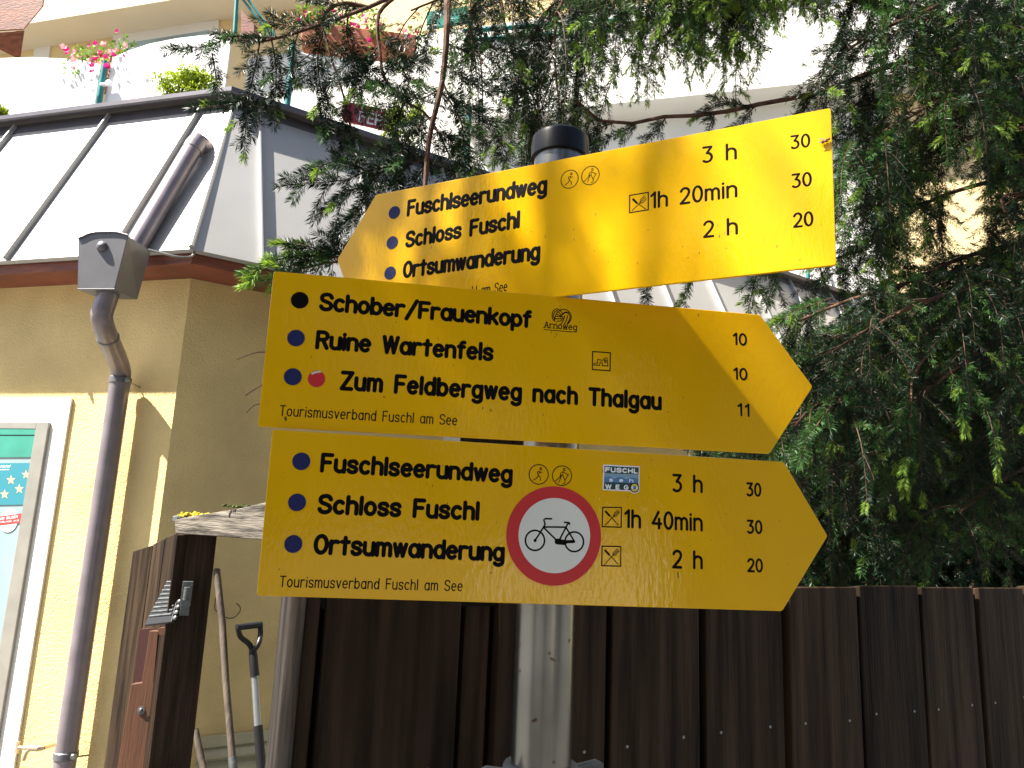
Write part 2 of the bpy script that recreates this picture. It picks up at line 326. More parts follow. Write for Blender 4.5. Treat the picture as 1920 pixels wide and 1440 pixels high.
class Board:
    """one plane that carries writing: pixel <-> plane"""
    def __init__(s, P, U, N): s.P = P; s.U = U; s.N = N; s.f = (P, U, Z, N)
    def uv(s, px, py):
        q = on_plane(px, py, s.P, s.N) - s.P
        return np.array([np.dot(q, s.U), q[2]])
    def p3(s, uv, w_=0.0): return s.P + s.U * uv[0] + Z * uv[1] + s.N * w_
    def text(s, parent, txt, a, b, cap, k, m=None, name='lettering', gap=.22, slant=0.0, w0=0.0, serif=False):
        """a, b: pixels of the two ends of the baseline; cap: pixel height of a capital at a; k: stroke / cap"""
        A, B = s.uv(*a), s.uv(*b); h = abs(s.uv(a[0], a[1] - cap)[1] - A[1])
        st, W_ = lay(txt, gap); r = h * k / 2
        L_ = np.linalg.norm(B - A); sx = (L_ - 2 * r) / W_; e = (B - A) / L_
        mb = MB()
        for s_ in st:
            pts = [A + e * (r + p[0] * sx + slant * p[1] * h) + np.array([0, r + p[1] * (h - 2 * r)]) for p in s_]
            groove(mb, s.f, pts, r, min(.00016, r * .3), w0)
            if serif:
                for q in (pts[0], pts[-1]):
                    if abs(q[1] - A[1] - r) < h * .05: groove(mb, s.f, [q - e * h * .16, q + e * h * .16], r * .6, min(.00016, r * .3), w0)
        return mb.build(name, m or M['black_paint'], parent, smooth=True)
    def lines(s, parent, name, polys, wpx, m=None, off=(0, 0), sc=1.0, w0=0.0):
        """polys in pixels of an enlarged crop: photo px = off + p / sc"""
        mb = MB()
        c = s.uv(off[0] + polys[0][0][0] / sc, off[1] + polys[0][0][1] / sc); c2 = s.uv(off[0] + polys[0][0][0] / sc, off[1] + polys[0][0][1] / sc - wpx)
        r = abs(c2[1] - c[1]) / 2
        for p in polys: groove(mb, s.f, [s.uv(off[0] + x / sc, off[1] + y / sc) for x, y in p], r, min(.00016, r * .3), w0)
        return mb.build(name, m or M['black_paint'], parent, smooth=True)
    def disc(s, mb, c, r, t0, t1, seg=40, sx=1.0):
        vs = []
        for t in (t0, t1):
            for k in range(seg):
                a = 2 * math.pi * k / seg; vs.append(s.p3(c + np.array([math.cos(a) * r * sx, math.sin(a) * r]), t))
        mb.add(vs, [tuple(range(seg, 2 * seg))] + [(k, (k + 1) % seg, seg + (k + 1) % seg, seg + k) for k in range(seg)])

# ------------------------------------------------------------------ sign post
POLE = V(0.045, 0.80, 0)
post = thing('sign_post', POLE, 'galvanised round steel pole with black end cap carrying the yellow trail signs', 'sign post')
pb = MB(); pb.tube([POLE + Z * z for z in np.linspace(0, 2.130, 12)], 0.0302, 40)
pb.build('pole', M['galv'], post, smooth=True)
zc = 2.124
pb = MB(); pb.lathe(POLE, [(0.0306, zc), (0.0338, zc + .001), (0.0338, zc + .021), (0.0330, zc + .026), (0.0295, zc + .0295), (0.0001, zc + .0315)], 40)
pb.build('cap', M['cap'], post, smooth=True)
# pipe clamp low on the pole
cz = at(1015, 1448, 0.77)[2]
cl = MB(); cl.lathe(POLE + Z * (cz - .028), [(0.0304, 0), (0.0375, .001), (0.0385, .004), (0.0385, .024), (0.0375, .027), (0.0325, .028), (0.0304, .0275)], 40)
for sgn in (-1, 1):
    ux = V(math.cos(R(18)), math.sin(R(18)) , 0) * sgn
    c = POLE + ux * .050 + V(0, -.004, 0) + Z * (cz - .014)
    pr = [(-.018, -.014), (.010, -.014), (.0165, -.006), (.0150, .013), (.008, .016), (-.018, .012)]
    nn = unit(np.cross(ux * sgn, Z))
    cl.prism([c + ux * a * 1.0 + Z * b for a, b in (pr if sgn > 0 else pr[::-1])], nn * .007)
clamp = cl.build('clamp', M['galv_dark'], post, smooth=True, bevel=.001)
for sgn in (-1, 1):
    ux = V(math.cos(R(18)), math.sin(R(18)), 0) * sgn; nn = unit(np.cross(ux * sgn, Z))
    bm_ = MB(); bm_.lathe(POLE + ux * .054 + V(0, -.004, 0) + Z * (cz - .013) + nn * .0068, [(.0085, 0), (.0085, .0012), (.0066, .0014), (.0066, .0060), (.0052, .0072), (.0001, .0074)], 6 if sgn < 0 else 14, axis=nn)
    bm_.build('bolt', M['screw'], clamp, smooth=True)

# ------------------------------------------------------------------ direction signs
SX = at(1030, 800, 0.755)[0]; SP = V(SX, 0.755, 1.7)
def board(deg): a = R(deg); return Board(SP, V(math.cos(a), math.sin(a), 0), V(math.sin(a), -math.cos(a), 0))
def sign_panel(bd, px, label):
    root = thing('direction_sign', bd.p3(np.mean([bd.uv(*q) for q in px], 0)), label, 'signpost arrow', 'yellow direction signs on the pole')
    U_ = [bd.uv(*q) for q in px]
    # soften the corners a little
    pts = []
    n = len(U_)
    for i in range(n):
        a, b, c = U_[i - 1], U_[i], U_[(i + 1) % n]
        d1 = (a - b) / np.linalg.norm(a - b); d2 = (c - b) / np.linalg.norm(c - b); r_ = .0022
        pts += [b + d1 * r_, b + (d1 + d2) * r_ * .30, b + d2 * r_]
    mb = MB(); mb.prism([bd.p3(p, -.0032) for p in pts], bd.N * .0032)
    o = mb.build('panel', M['yellow'], root, bevel=.0006)
    return root
def dots(bd, root, L_, m, name='trail_dot'):
    for (x, y, r) in L_:
        c = bd.uv(x, y); rr = abs(bd.uv(x, y - r)[1] - c[1]); mb = MB(); bd.disc(mb, c, rr, .00002, .00045, 32)
        mb.build(name, m, root)
def cutlery(bd, root, x, y, s_):
    """knife and fork in a square: crop of 210 px, placed with its top left at x,y and size s_ px"""
    sq = [[(0, 0), (205, 4)], [(205, 4), (203, 220)], [(203, 220), (-5, 214)], [(-5, 214), (0, 0)]]
    k = 205 / s_
    bd.lines(root, 'pictogram_frame', sq, 2.4, off=(x, y), sc=k)
    bd.lines(root, 'pictogram', [[(25, 200), (120, 100)], [(120, 100), (150, 70)], [(118, 98), (124, 72), (165, 32)], [(150, 70), (178, 45)], [(120, 100), (145, 98), (185, 55)], [(62, 72), (172, 196)]], 1.7, off=(x, y), sc=k)
    bd.lines(root, 'pictogram', [[(34, 48), (62, 78), (74, 92)]], 4.2, off=(x, y), sc=k)
def walkers(bd, root, x, y, k):
    """runner and pole-walker roundels; x,y photo px of the runner roundel's centre, k crop px per photo px"""
    off = (x - 402 / k, y - 228 / k)
    el = lambda cx, cy, rx, ry: [(cx + rx * math.cos(t), cy + ry * math.sin(t)) for t in np.linspace(0, 2 * math.pi, 33)]
    bd.lines(root, 'pictogram_frame', [el(402, 228, 104, 106)], 1.9, off=off, sc=k)
    bd.lines(root, 'pictogram_frame', [el(654, 242, 104, 106)], 1.9, off=off, sc=k)
    bd.lines(root, 'pictogram', [el(424, 168, 9, 12), [(388, 222), (390, 200), (412, 192), (408, 215), (398, 240), (388, 262), (346, 290)], [(412, 198), (424, 210), (436, 204)], [(402, 245), (418, 256), (424, 294)]], 1.8, off=off, sc=k)
    bd.lines(root, 'pictogram', [el(678, 176, 9, 14), [(636, 242), (640, 212), (660, 198), (664, 232), (646, 238)], [(664, 200), (690, 215), (722, 236)], [(722, 230), (688, 288)], [(650, 238), (582, 300)], [(650, 240), (620, 314)], [(664, 240), (688, 300), (684, 322), (664, 328)]], 1.7, off=off, sc=k)

# --- bottom sign
bb = board(10.5)
s3 = sign_panel(bb, [(511, 805), (1470, 866), (1552, 1005), (1467, 1146), (481, 1117)], 'lowest yellow trail sign, pointing right, with a round bicycle ban stuck on it')
bb.text(s3, 'Fuschlseerundweg', (599, 886), (961, 907), 38, .212)
bb.text(s3, 'Schloss Fuschl', (594, 964), (899, 977), 39, .215, gap=.22)
bb.text(s3, 'Ortsumwanderung', (586, 1040), (946, 1054), 40, .212)
bb.text(s3, 'Tourismusverband Fuschl am See', (523, 1101), (867, 1109), 22, .115, gap=.24)
bb.text(s3, '3 h', (1260, 923), (1318, 925), 35, .15)
bb.text(s3, '1h 40min', (1170, 990), (1318, 997), 36, .15)
bb.text(s3, '2 h', (1260, 1066), (1318, 1068), 36, .15)
bb.text(s3, '30', (1399, 931), (1428, 932), 27, .165)
bb.text(s3, '30', (1400, 1001), (1430, 1002), 27, .165)
bb.text(s3, '20', (1401, 1073), (1431, 1074), 27, .165)
dots(bb, s3, [(565, 865, 16.5), (557, 942, 16.5), (550, 1020, 16.8)], M['blue_dot'])
walkers(bb, s3, 1010, 889.5, 5.76)
cutlery(bb, s3, 1130, 951, 35); cutlery(bb, s3, 1129, 1024, 35)
# small trail sticker
st = MB(); q = [bb.uv(1131.5, 871), bb.uv(1199, 874.5), bb.uv(1198.5, 922), bb.uv(1130, 919)]
st.prism([bb.p3(p, .00003) for p in q[::-1]], bb.N * .0003)
ec = bb.uv(1189.5, 914.5); er = abs(bb.uv(1189.5, 904)[1] - ec[1])
bb.disc(st, ec, er * 1.02, .00003, .00030, 28)
sticker = st.build('trail_sticker', M['paper'], s3)
M['dk_green'] = mat('dark_green_print', (0.012, 0.045, 0.045), 0.5); M['lake'] = mat('pale_blue_print', (0.20, 0.33, 0.44), 0.5); M['lake2'] = mat('blue_print', (0.07, 0.19, 0.36), 0.5)
def patch(bd, root, name, px, m, w0, t=.0001):
    mb = MB(); q = [bd.uv(*p) for p in px]; mb.prism([bd.p3(p, w0) for p in q[::-1]], bd.N * t); return mb.build(name, m, root)
patch(bb, sticker, 'print_band', [(1133, 873.5), (1197.5, 876.5), (1197, 889.8), (1133, 887)], M['dk_green'], .00034)
patch(bb, sticker, 'print_band', [(1132.5, 887.2), (1197, 890), (1197, 897.5), (1132.5, 894.5)], M['lake'], .00034)
patch(bb, sticker, 'print_band', [(1132.5, 894.7), (1142, 893.5), (1152, 896.5), (1162, 894.5), (1174, 897.5), (1185, 895.5), (1196.8, 897.7), (1196.5, 906), (1132.3, 903.8)], M['lake2'], .00046)
patch(bb, sticker, 'print_band', [(1132.3, 904), (1197, 906.2), (1196.5, 920), (1131.8, 917)], M['dk_green'], .00034)
bb.text(sticker, 'FUSCHL', (1134.5, 885.2), (1195.5, 888.4), 9.6, .26, M['paper'], gap=.26, w0=.0005)
bb.text(sticker, 's e h', (1142, 903), (1187, 905), 7.5, .2, M['paper'], gap=.3, w0=.0006)
bb.text(sticker, 'W E G', (1134.5, 916.8), (1178.5, 918.6), 9.2, .24, M['paper'], gap=.2, w0=.0005)
ey = MB(); bb.disc(ey, ec, er * .88, .00045, .00055, 28); ey.build('eye_ring', M['black_paint'], sticker)
ey = MB(); bb.disc(ey, ec, er * .70, .00056, .00064, 28); ey.build('eye_iris_field', mat('ochre_print', (0.62, 0.48, 0.10), 0.5), sticker)
ey = MB(); a_ = er * .66; L1 = [(-a_, 0), (-a_ * .5, a_ * .38), (0, a_ * .5), (a_ * .5, a_ * .36), (a_, 0), (a_ * .5, -a_ * .40), (0, -a_ * .5), (-a_ * .5, -a_ * .38)]
ey.prism([bb.p3(ec + np.array(p), .00066) for p in L1[::-1]], bb.N * .00006); ey.build('eye_white', M['paper'], sticker)
ey = MB(); bb.disc(ey, ec, er * .32, .00074, .00082, 20); ey.build('eye_pupil', M['lake2'], sticker)
M['dirt'] = mat('brown_dirt', (0.10, 0.045, 0.008), 0.7)
def marks(bd, root, n, box, m):
    mb = MB()
    for _ in range(n):
        x, y = rng.uniform(box[0], box[2]), rng.uniform(box[1], box[3]); l = rng.uniform(.5, 5) if rng.uniform() < .4 else .6
        groove(mb, bd.f, [bd.uv(x, y), bd.uv(x + rng.uniform(-1, 1), y + l)], rng.uniform(.00018, .0005), .00006, .00002)
    tag(mb.build('dirt_mark', m, root), kind='stuff')
marks(bb, s3, 34, (520, 830, 1480, 1115), M['dirt']); bb.lines(s3, 'dirt_mark', [[(1271, 1074), (1271.5, 1084)]], 2.2, M['dirt'])
# --- bicycle ban stuck on the bottom sign
bc = bb.uv(1039, 1004); br = abs(bb.uv(1039, 912)[1] - bc[1])
ban = thing('no_cycling_sign', bb.p3(bc), 'round red and white no cycling disc stuck on the lowest yellow sign', 'traffic sign')
mb = MB(); bb.disc(mb, bc, br, .00005, .00075, 72); mb.build('ring', M['red_ring'], ban)
mb = MB(); bb.disc(mb, bc + np.array([.0003, .0002]), br * .757, .00078, .00095, 72); mb.build('face', M['white_foil'], ban)
O_, K = (940, 850), 5.76
el = lambda cx, cy, rx, ry: [(cx + rx * math.cos(t), cy + ry * math.sin(t)) for t in np.linspace(0, 2 * math.pi, 41)]
bk = MB()
def bl(polys, wpx):
    c = bb.uv(1039, 1004); r_ = abs(bb.uv(1039, 1004 - wpx)[1] - c[1]) / 2
    for p in polys: groove(bk, bb.f, [bb.uv(O_[0] + x / K, O_[1] + y / K) for x, y in p], r_, .0002, .00096)
bl([el(361, 940, 103, 108), el(785, 955, 100, 106)], 3.4)
bl([[(362, 940), (455, 795)], [(455, 795), (470, 765)], [(470, 765), (456, 718), (470, 706), (540, 707)], [(462, 795), (690, 797)], [(462, 808), (590, 935)], [(628, 928), (710, 770)], [(695, 800), (780, 940)]], 3.3)
bl([[(598, 950), (690, 955), (780, 952)]], 6.0); bl([[(600, 948), (640, 955)], [(600, 955), (680, 962)]], 10); bl([[(362, 940), (363, 941)]], 6.2); bl([[(680, 745), (730, 750)], [(715, 752), (735, 764)]], 3.4)
bk.build('bicycle_symbol', M['black_paint'], ban, smooth=True)

# --- middle sign
bm2 = board(9.3)
s2 = sign_panel(bm2, [(513, 508), (1425, 590), (1524, 725), (1443, 851), (483, 800)], 'middle yellow trail sign, pointing right, with black, blue and red dots')
bm2.text(s2, 'Schober/Frauenkopf', (597, 583), (997, 616), 36, .215, gap=.20)
bm2.text(s2, 'Ruine Wartenfels', (590, 655), (925, 678), 37, .212)
bm2.text(s2, 'Zum Feldbergweg nach Thalgau', (636, 732), (1241, 770), 38, .208, gap=.24)
bm2.text(s2, 'Tourismusverband Fuschl am See', (523, 780), (857, 798), 21, .115, gap=.24)
bm2.text(s2, '10', (1374, 647), (1401, 649), 24, .165); bm2.text(s2, '10', (1375, 712), (1402, 714), 24, .165); bm2.text(s2, '11', (1383, 780), (1406, 782), 25, .165, gap=.3)
dots(bm2, s2, [(562, 563, 15.5)], M['black_paint']); dots(bm2, s2, [(555, 634, 15.5), (549, 706.5, 16)], M['blue_dot']); dots(bm2, s2, [(593.5, 710.5, 15.5)], M['red_dot'])
patch(bm2, s2, 'peeled_glint', [(583, 699), (590, 696.5), (600, 695), (604, 698), (596, 699.5), (590, 700.5), (585, 703)], M['peel_glint'], .0005)  # peeled rim of the red dot with its glint put into the colour
# ruin pictogram
o9, k9 = (1000, 560), 9.0
bm2.lines(s2, 'pictogram_frame', [[(1000, 892), (1300, 914)], [(1300, 914), (1295, 1216)], [(1295, 1216), (998, 1196)], [(998, 1196), (1000, 892)]], 2.3, off=o9, sc=k9)
bm2.lines(s2, 'pictogram', [[(1022, 1118), (1028, 1092), (1046, 1082), (1054, 1092), (1080, 1090), (1084, 1026), (1110, 1022), (1118, 1034), (1178, 1040), (1200, 1008), (1240, 990), (1260, 1136)], [(1022, 1118), (1120, 1126)], [(1120, 1126), (1124, 1080), (1140, 1064), (1160, 1080), (1166, 1130)], [(1166, 1130), (1260, 1136)], el(1214, 1056, 13, 24)], 1.8, off=o9, sc=k9)
# trail emblem
bm2.lines(s2, 'trail_emblem', [spline([(435, 182), (390, 172), (340, 205), (318, 270), (330, 345), (365, 382)]), spline([(410, 195), (360, 230), (342, 290), (360, 360)]), spline([(480, 185), (425, 215), (385, 260), (362, 330)]),
  spline([(440, 200), (500, 180), (560, 188), (610, 230), (638, 290), (630, 360), (585, 425)]), spline([(480, 280), (540, 235), (600, 260), (618, 330), (565, 435)]), spline([(490, 262), (540, 225), (600, 240)]), spline([(575, 285), (560, 360), (520, 438)]), spline([(528, 285), (510, 360), (465, 430)]),
  [(430, 232), (470, 270)], [(392, 262), (470, 292)], [(372, 300), (470, 305)], [(365, 340), (475, 338)], spline([(470, 290), (500, 312), (470, 370), (400, 382)]), [(455, 200), (490, 245)]], 1.9, off=o9, sc=k9)
bm2.text(s2, 'Arnoweg', (1020, 615), (1082, 620), 13, .15, name='trail_emblem_lettering', gap=.2, serif=True)
bm2.lines(s2, 'trail_emblem', [[(180, 522), (660, 562)]], 1.6, off=o9, sc=k9)

marks(bm2, s2, 30, (525, 560, 1400, 790), M['dirt']); marks(bm2, s2, 14, (1030, 560, 1052, 640), M['dirt']); bm2.lines(s2, 'dirt_mark', [[(535, 783), (536, 787)]], 4.5, M['dirt'])
# --- top sign
bt = board(-25.5)
s1 = sign_panel(bt, [(705, 365), (1558, 202), (1568, 497), (1030, 558), (672, 600), (632, 487)], 'topmost yellow trail sign, pointing left, dappled with sun')
bt.text(s1, 'Fuschlseerundweg', (762, 407), (1026, 363), 32, .205); bt.text(s1, 'Schloss Fuschl', (759, 466), (975, 428), 32, .205); bt.text(s1, 'Ortsumwanderung', (754, 523), (1013, 488), 33, .205)
bt.text(s1, 'Tourismusverband Fuschl am See', (735, 578), (951, 546), 18, .115, gap=.24)
bt.text(s1, '3 h', (1316, 307), (1382, 299), 32, .145); bt.text(s1, '1h 20min', (1219, 392), (1383, 370), 32, .145); bt.text(s1, '2 h', (1318, 447), (1384, 440), 33, .145)
bt.text(s1, '30', (1482, 281), (1520, 276), 27, .15); bt.text(s1, '30', (1484, 354), (1523, 349), 28, .15); bt.text(s1, '20', (1487, 428), (1526, 424), 29, .15)
dots(bt, s1, [(739.5, 398.5, 11.6), (735.5, 455, 11.8), (731.5, 512, 12)], M['blue_dot'])
# roundels follow the tilt of the line
def walkers_top():
    k = 6.3
    def tp(polys, x0, y0, cx, cy): return [[(x0 + (px - cx) / k * 1.0, y0 + (py - cy) / k - (px - cx) / k * .17) for px, py in p] for p in polys]
    bt.lines(s1, 'pictogram_frame', tp([el(402, 228, 102, 106)], 1068, 336, 402, 228), 1.7); bt.lines(s1, 'pictogram_frame', tp([el(654, 242, 104, 108)], 1107, 329, 654, 242), 1.7)
    bt.lines(s1, 'pictogram', tp([el(424, 168, 9, 12), [(388, 222), (390, 200), (412, 192), (408, 215), (398, 240), (388, 262), (346, 290)], [(412, 198), (424, 210), (436, 204)], [(402, 245), (418, 256), (424, 294)]], 1068, 336, 402, 228), 1.6)
    bt.lines(s1, 'pictogram', tp([el(678, 176, 9, 14), [(636, 242), (640, 212), (660, 198), (664, 232), (646, 238)], [(664, 200), (690, 215), (722, 236)], [(722, 230), (688, 288)], [(650, 238), (582, 300)], [(650, 240), (620, 314)], [(664, 240), (688, 300), (684, 322), (664, 328)]], 1107, 329, 654, 242), 1.5)
walkers_top()
o2, k2 = (1100, 180), 3.79
bt.lines(s1, 'pictogram_frame', [[(306, 706), (438, 685)], [(438, 685), (438, 808)], [(438, 808), (305, 830)], [(305, 830), (306, 706)]], 2.3, off=o2, sc=k2)
bt.lines(s1, 'pictogram', [[(322, 815), (380, 758)], [(372, 764), (400, 740)], [(378, 758), (382, 738), (410, 710)], [(392, 744), (418, 718)], [(382, 762), (400, 758), (424, 730)], [(345, 752), (418, 802)]], 1.6, off=o2, sc=k2)
bt.lines(s1, 'pictogram', [[(330, 734), (356, 760)]], 4, off=o2, sc=k2)
marks(bt, s1, 36, (760, 380, 1540, 500), M['dirt'])
# fly on the edge of the top sign
fc = bt.uv(1549, 266); fly = thing('fly', bt.p3(fc, .002), 'small brown fly sitting at the right end of the topmost sign', 'insect')
mb = MB()
for (du, dv, r_) in ((0, 0, .0017), (.0024, .0012, .0013), (-.0028, -.0008, .0016)):
    mb.lathe(bt.p3(fc + np.array([du, dv]), .0022), [(.0001, -r_), (r_ * .7, -r_ * .7), (r_, 0), (r_ * .7, r_ * .7), (.0001, r_)], 10, axis=bt.U)
for k in (-1, 1):
    for j in (-1, 0, 1): mb.tube([bt.p3(fc + np.array([j * .001, 0]), .002), bt.p3(fc + np.array([j * .003, k * .0022]), .0026), bt.p3(fc + np.array([j * .004, k * .0036]), .0001)], .00018, 4)
mb.build('body', M['bug'], fly, smooth=True)
mb = MB()
for k in (-1, 1): mb.prism([bt.p3(fc + np.array(p), .0042 + .0006 * k) for p in ((.0005, .0002 * k), (-.004, .0022 * k), (-.0062, .0020 * k), (-.0058, .0006 * k))], bt.N * .0001)
mb.build('wings', M['bugwing'], fly)

# ------------------------------------------------------------------ wooden fence
fa = R(27.7); FD = V(math.cos(fa), math.sin(fa), 0); FN = V(math.sin(fa), -math.cos(fa), 0)
FP = V(0.174, 1.15, 0) * (1.0); FP[1] = 1.15
fence = thing('wooden_fence', V(FP[0], FP[1], 0), 'dark brown fence of upright boards behind the pole, its end weathered grey', 'fence')
def fs(px, py): q = on_plane(px, py, FP, FN) - FP; return np.dot(q, FD)
tops = {}
edges = [((560, 1290), (589, 1290)), ((600, 1290), (857, 1290)), ((872, 1290), (921, 1290)), ((931, 1290), (1135, 1290)), ((1147, 1290), (1312, 1290)), ((1326, 1290), (1471, 1290)), ((1482, 1290), (1612, 1290)), ((1619, 1290), (1732, 1290)), ((1738, 1290), (1838, 1290)), ((1846, 1290), (1932, 1290)), ((1940, 1290), (2020, 1290)), ((2026, 1290), (2100, 1290))]
zt0 = on_plane(1500, 1099, FP, FN)[2]
for i, (a, b) in enumerate(edges):
    x0, x1 = fs(*a), fs(*b); zt = zt0 + rng.uniform(-.003, .003)
    d0 = rng.uniform(-.003, .003) + (.012 if i in (2,) else 0); t = .022
    A0 = FP + FD * x0 - FN * d0; B0 = FP + FD * x1 - FN * d0
    lean = rng.uniform(-.002, .002)
    mb = MB(); mb.hexa([A0 + Z * .03, B0 + Z * .03, B0 + Z * zt, A0 + Z * zt], [A0 - FN * t + Z * .03, B0 - FN * t + Z * .03, B0 - FN * t + Z * (zt - .004), A0 - FN * t + Z * (zt - .004)])
    ob = mb.build('fence_board', M['fence'], fence, bevel=.0025)
    wd = x1 - x0
    if i in (1, 3) or i > 3:
        for k in (.17, .80):
            sc_ = FP + FD * (x0 + wd * k) - FN * (d0 - .0002); zz = on_plane(1170, 1398, FP, FN)[2] + rng.uniform(-.004, .004)
            sb = MB(); sb.lathe(sc_ + Z * zz, [(.0024, -.002), (.0024, .0006), (.0018, .0012), (.0001, .0014)], 12, axis=FN); sb.build('screw', M['screw'], ob, smooth=True)
x0, x1 = fs(530, 1290), fs(2100, 1290)
for zz in (.35, 1.32):
    mb = MB(); mb.box(FP + FD * ((x0 + x1) / 2) - FN * .068 + Z * zz, x1 - x0 - .03, .045, .09, (FD, FN, Z)); mb.build('rail', M['fence_gap'], fence)
for (a, b), (c, d) in zip(edges[:-1], edges[1:]):
    xm = (fs(*b) + fs(*c)) / 2
    mb = MB(); mb.box(FP + FD * xm - FN * .034 + Z * (zt0 / 2), .07, .014, zt0 - .012, (FD, FN, Z)); mb.build('gap_strip', M['fence_gap'], fence)  # dark strips added behind the gaps, putting their shade into colour
# grey end edge
e0, e1 = fs(543, 1122), fs(560, 1122)
mb = MB(); A0 = FP + FD * e0; B0 = FP + FD * (fs(559, 1290))
mb.hexa([A0 + Z * .03 + FN * .004, B0 + Z * .03 + FN * .004, B0 + Z * zt0 + FN * .004, A0 + Z * zt0 + FN * .004], [A0 - FN * .05 + Z * .03 - FD * .0, B0 - FN * .05 + Z * .03, B0 - FN * .05 + Z * zt0, A0 - FN * .05 + Z * zt0])
mb.build('end_post', M['oldwood'], fence, bevel=.003)
mb = MB(); mb.box(FP + FD * ((fs(561, 1290) + x1) / 2) - FN * .036 + Z * (zt0 - .022), x1 - fs(561, 1290), .06, .012, (FD, FN, Z)); mb.build('top_batten', M['fence_gap'], fence)

# ------------------------------------------------------------------ hotel building
aL, aR = R(15), R(32)
dL = V(-math.cos(aL), math.sin(aL), 0); nL = V(math.sin(aL), math.cos(aL), 0)        # along the left face, inward
dR = V(math.cos(aR), math.sin(aR), 0); nR = V(-math.sin(aR), math.cos(aR), 0)
E0 = V(-1.5675, 3.40, 0); EZ = 2.951; OL, OR = .215, .27
det = nL[0] * nR[1] - nL[1] * nR[0]
Wc = E0 + V((OL * nR[1] - OR * nL[1]) / det, (nL[0] * OR - nR[0] * OL) / det, 0)
R0 = V(-1.6795, 3.9188, 0); RZ = 4.0714
hotel = thing('hotel_building', Wc, 'ochre plastered hotel with grey metal bay roof and white terrace above', 'building')
SOF = 2.893
def wall(mb, A, B, inn, z0, z1, t=.25): mb.prism([A + Z * z0, B + Z * z0, B + Z * z1, A + Z * z1], inn * t)
mb = MB()
LW, RW = 6.0, 7.2
mb.prism([p + Z * 0.0 for p in (Wc, Wc + dR * RW, Wc + dR * RW + nR * .25, Wc + (nL + nR) * .22, Wc + dL * LW + nL * .25, Wc + dL * LW)], Z * SOF)
mb.build('bay_wall', M['plaster'], hotel)
mb = MB()
mb.prism([p + Z * (SOF + .001) for p in (E0 + (nL + nR) * .016, E0 + dR * RW + nR * .016, Wc + dR * RW, Wc, Wc + dL * LW, E0 + dL * LW + nL * .016)], Z * .012)
for d, n in ((dL, nL), (dR, nR)):
    mb.prism([E0 + Z * (SOF - .006), E0 + d * 6.5 + Z * (SOF - .006), E0 + d * 6.5 + Z * (EZ - .012), E0 + Z * (EZ - .012)], n * .014)
mb.build('fascia', M['fascia'], hotel)
# metal roof: two slopes with standing seams
mb = MB()
so_ = .02
e_out = V(*(-.2 * (nL + nR)[:2] * .1), 0)
for d, n, ln in ((dL, nL, 6.2), (dR, nR, 6.6)):
    nn = unit(np.cross(d, (R0 + Z * RZ) - (E0 + Z * EZ))); nn = nn if nn[2] > 0 else -nn
    a, b = E0 + e_out + Z * (EZ - .004), E0 + e_out + d * ln + Z * (EZ - .004); c, e = R0 + d * ln + Z * RZ, R0 + Z * RZ
    mb.hexa([a, b, c, e], [a - Z * .012 + n * .02, b - Z * .012 + n * .02, c - Z * .03 + n * .02, e - Z * .03 + n * .02])
roof = mb.build('bay_roof', M['roof'], hotel)
def seam(d, n, tt, h=.030, w_=.012):
    base = E0 + e_out + d * tt + Z * (EZ - .004)
    sl = (R0 + Z * RZ) - (E0 + e_out + Z * (EZ - .004)); sl = sl - d * np.dot(sl, d); top = base + sl
    top = base + sl * .985
    nn = unit(np.cross(d, sl)); nn = nn if nn[2] > 0 else -nn
    mb = MB(); q = [base - d * w_ / 2, base + d * w_ / 2, base + d * w_ / 2 + nn * h, base - d * w_ / 2 + nn * h]
    q2 = [p + (top - base) for p in q]
    mb.hexa(q, q2); mb.build('roof_seam', M['roof'], roof, bevel=.002)
def t_ridge(px, py, d): return np.dot(at_h(px, py, RZ) - (R0 + Z * RZ), d)
off_t = -np.dot((R0 - E0 - e_out), dL)
for px, py in ((398, 204), (213, 217), (40, 240)): seam(dL, nL, t_ridge(px, py, dL) + np.dot(R0 - E0 - e_out, dL))
base_t = t_ridge(40, 240, dL)
for k in (1, 2, 3): seam(dL, nL, base_t + .62 * k)
t0 = .33
for k in range(10): seam(dR, nR, t0 + .60 * k)
# hip roll
hb = MB(); hb.tube([E0 + e_out + Z * (EZ + .006), R0 + Z * (RZ - .02)], .014, 8); hb.build('hip_seam', M['roof'], roof, smooth=True)
# coping along the terrace edge
cp = MB()
for d, n in ((dL, nL), (dR, nR)):
    q = [(-.075, -.004), (-.085, .004), (-.085, .030), (.14, .040), (.14, .020), (-.06, .012)]
    a = [R0 + (nL + nR) * x * .62 + Z * (RZ + z) for x, z in q]; b = [R0 + d * 6.6 + n * x + Z * (RZ + z) for x, z in q]
    m_ = len(q); cp.add(a + b, [(i, (i + 1) % m_, m_ + (i + 1) % m_, m_ + i) for i in range(m_)] + [tuple(range(m_ - 1, -1, -1)), tuple(range(m_, 2 * m_))])
    # dark strip down the slope below the coping
    a = R0 + Z * (RZ - .002); b = R0 + d * 6.6 + Z * (RZ - .002)
    dn = unit((E0 + Z * EZ) - (R0 + Z * RZ) - d * np.dot((E0 - R0), d)) * .075; nn = unit(np.cross(d, dn)); nn = nn if nn[2] > 0 else -nn
    cp.hexa([a, b, b + dn, a + dn], [a + nn * .008, b + nn * .008, b + dn + nn * .008, a + dn + nn * .008])
cp.build('coping', M['roof_dark'], hotel)
tr_ = MB(); tr_.prism([p + Z * (RZ - .03) for p in (R0 + (nL + nR) * .03, R0 + dR * 6.6 + nR * .03, R0 + dR * 6.6 + V(0, 3, 0), R0 + dL * 5 + V(0, 5, 0), R0 + dL * 6.2 + nL * .03)], Z * .02); tr_.build('terrace_floor', M['paving'], hotel)
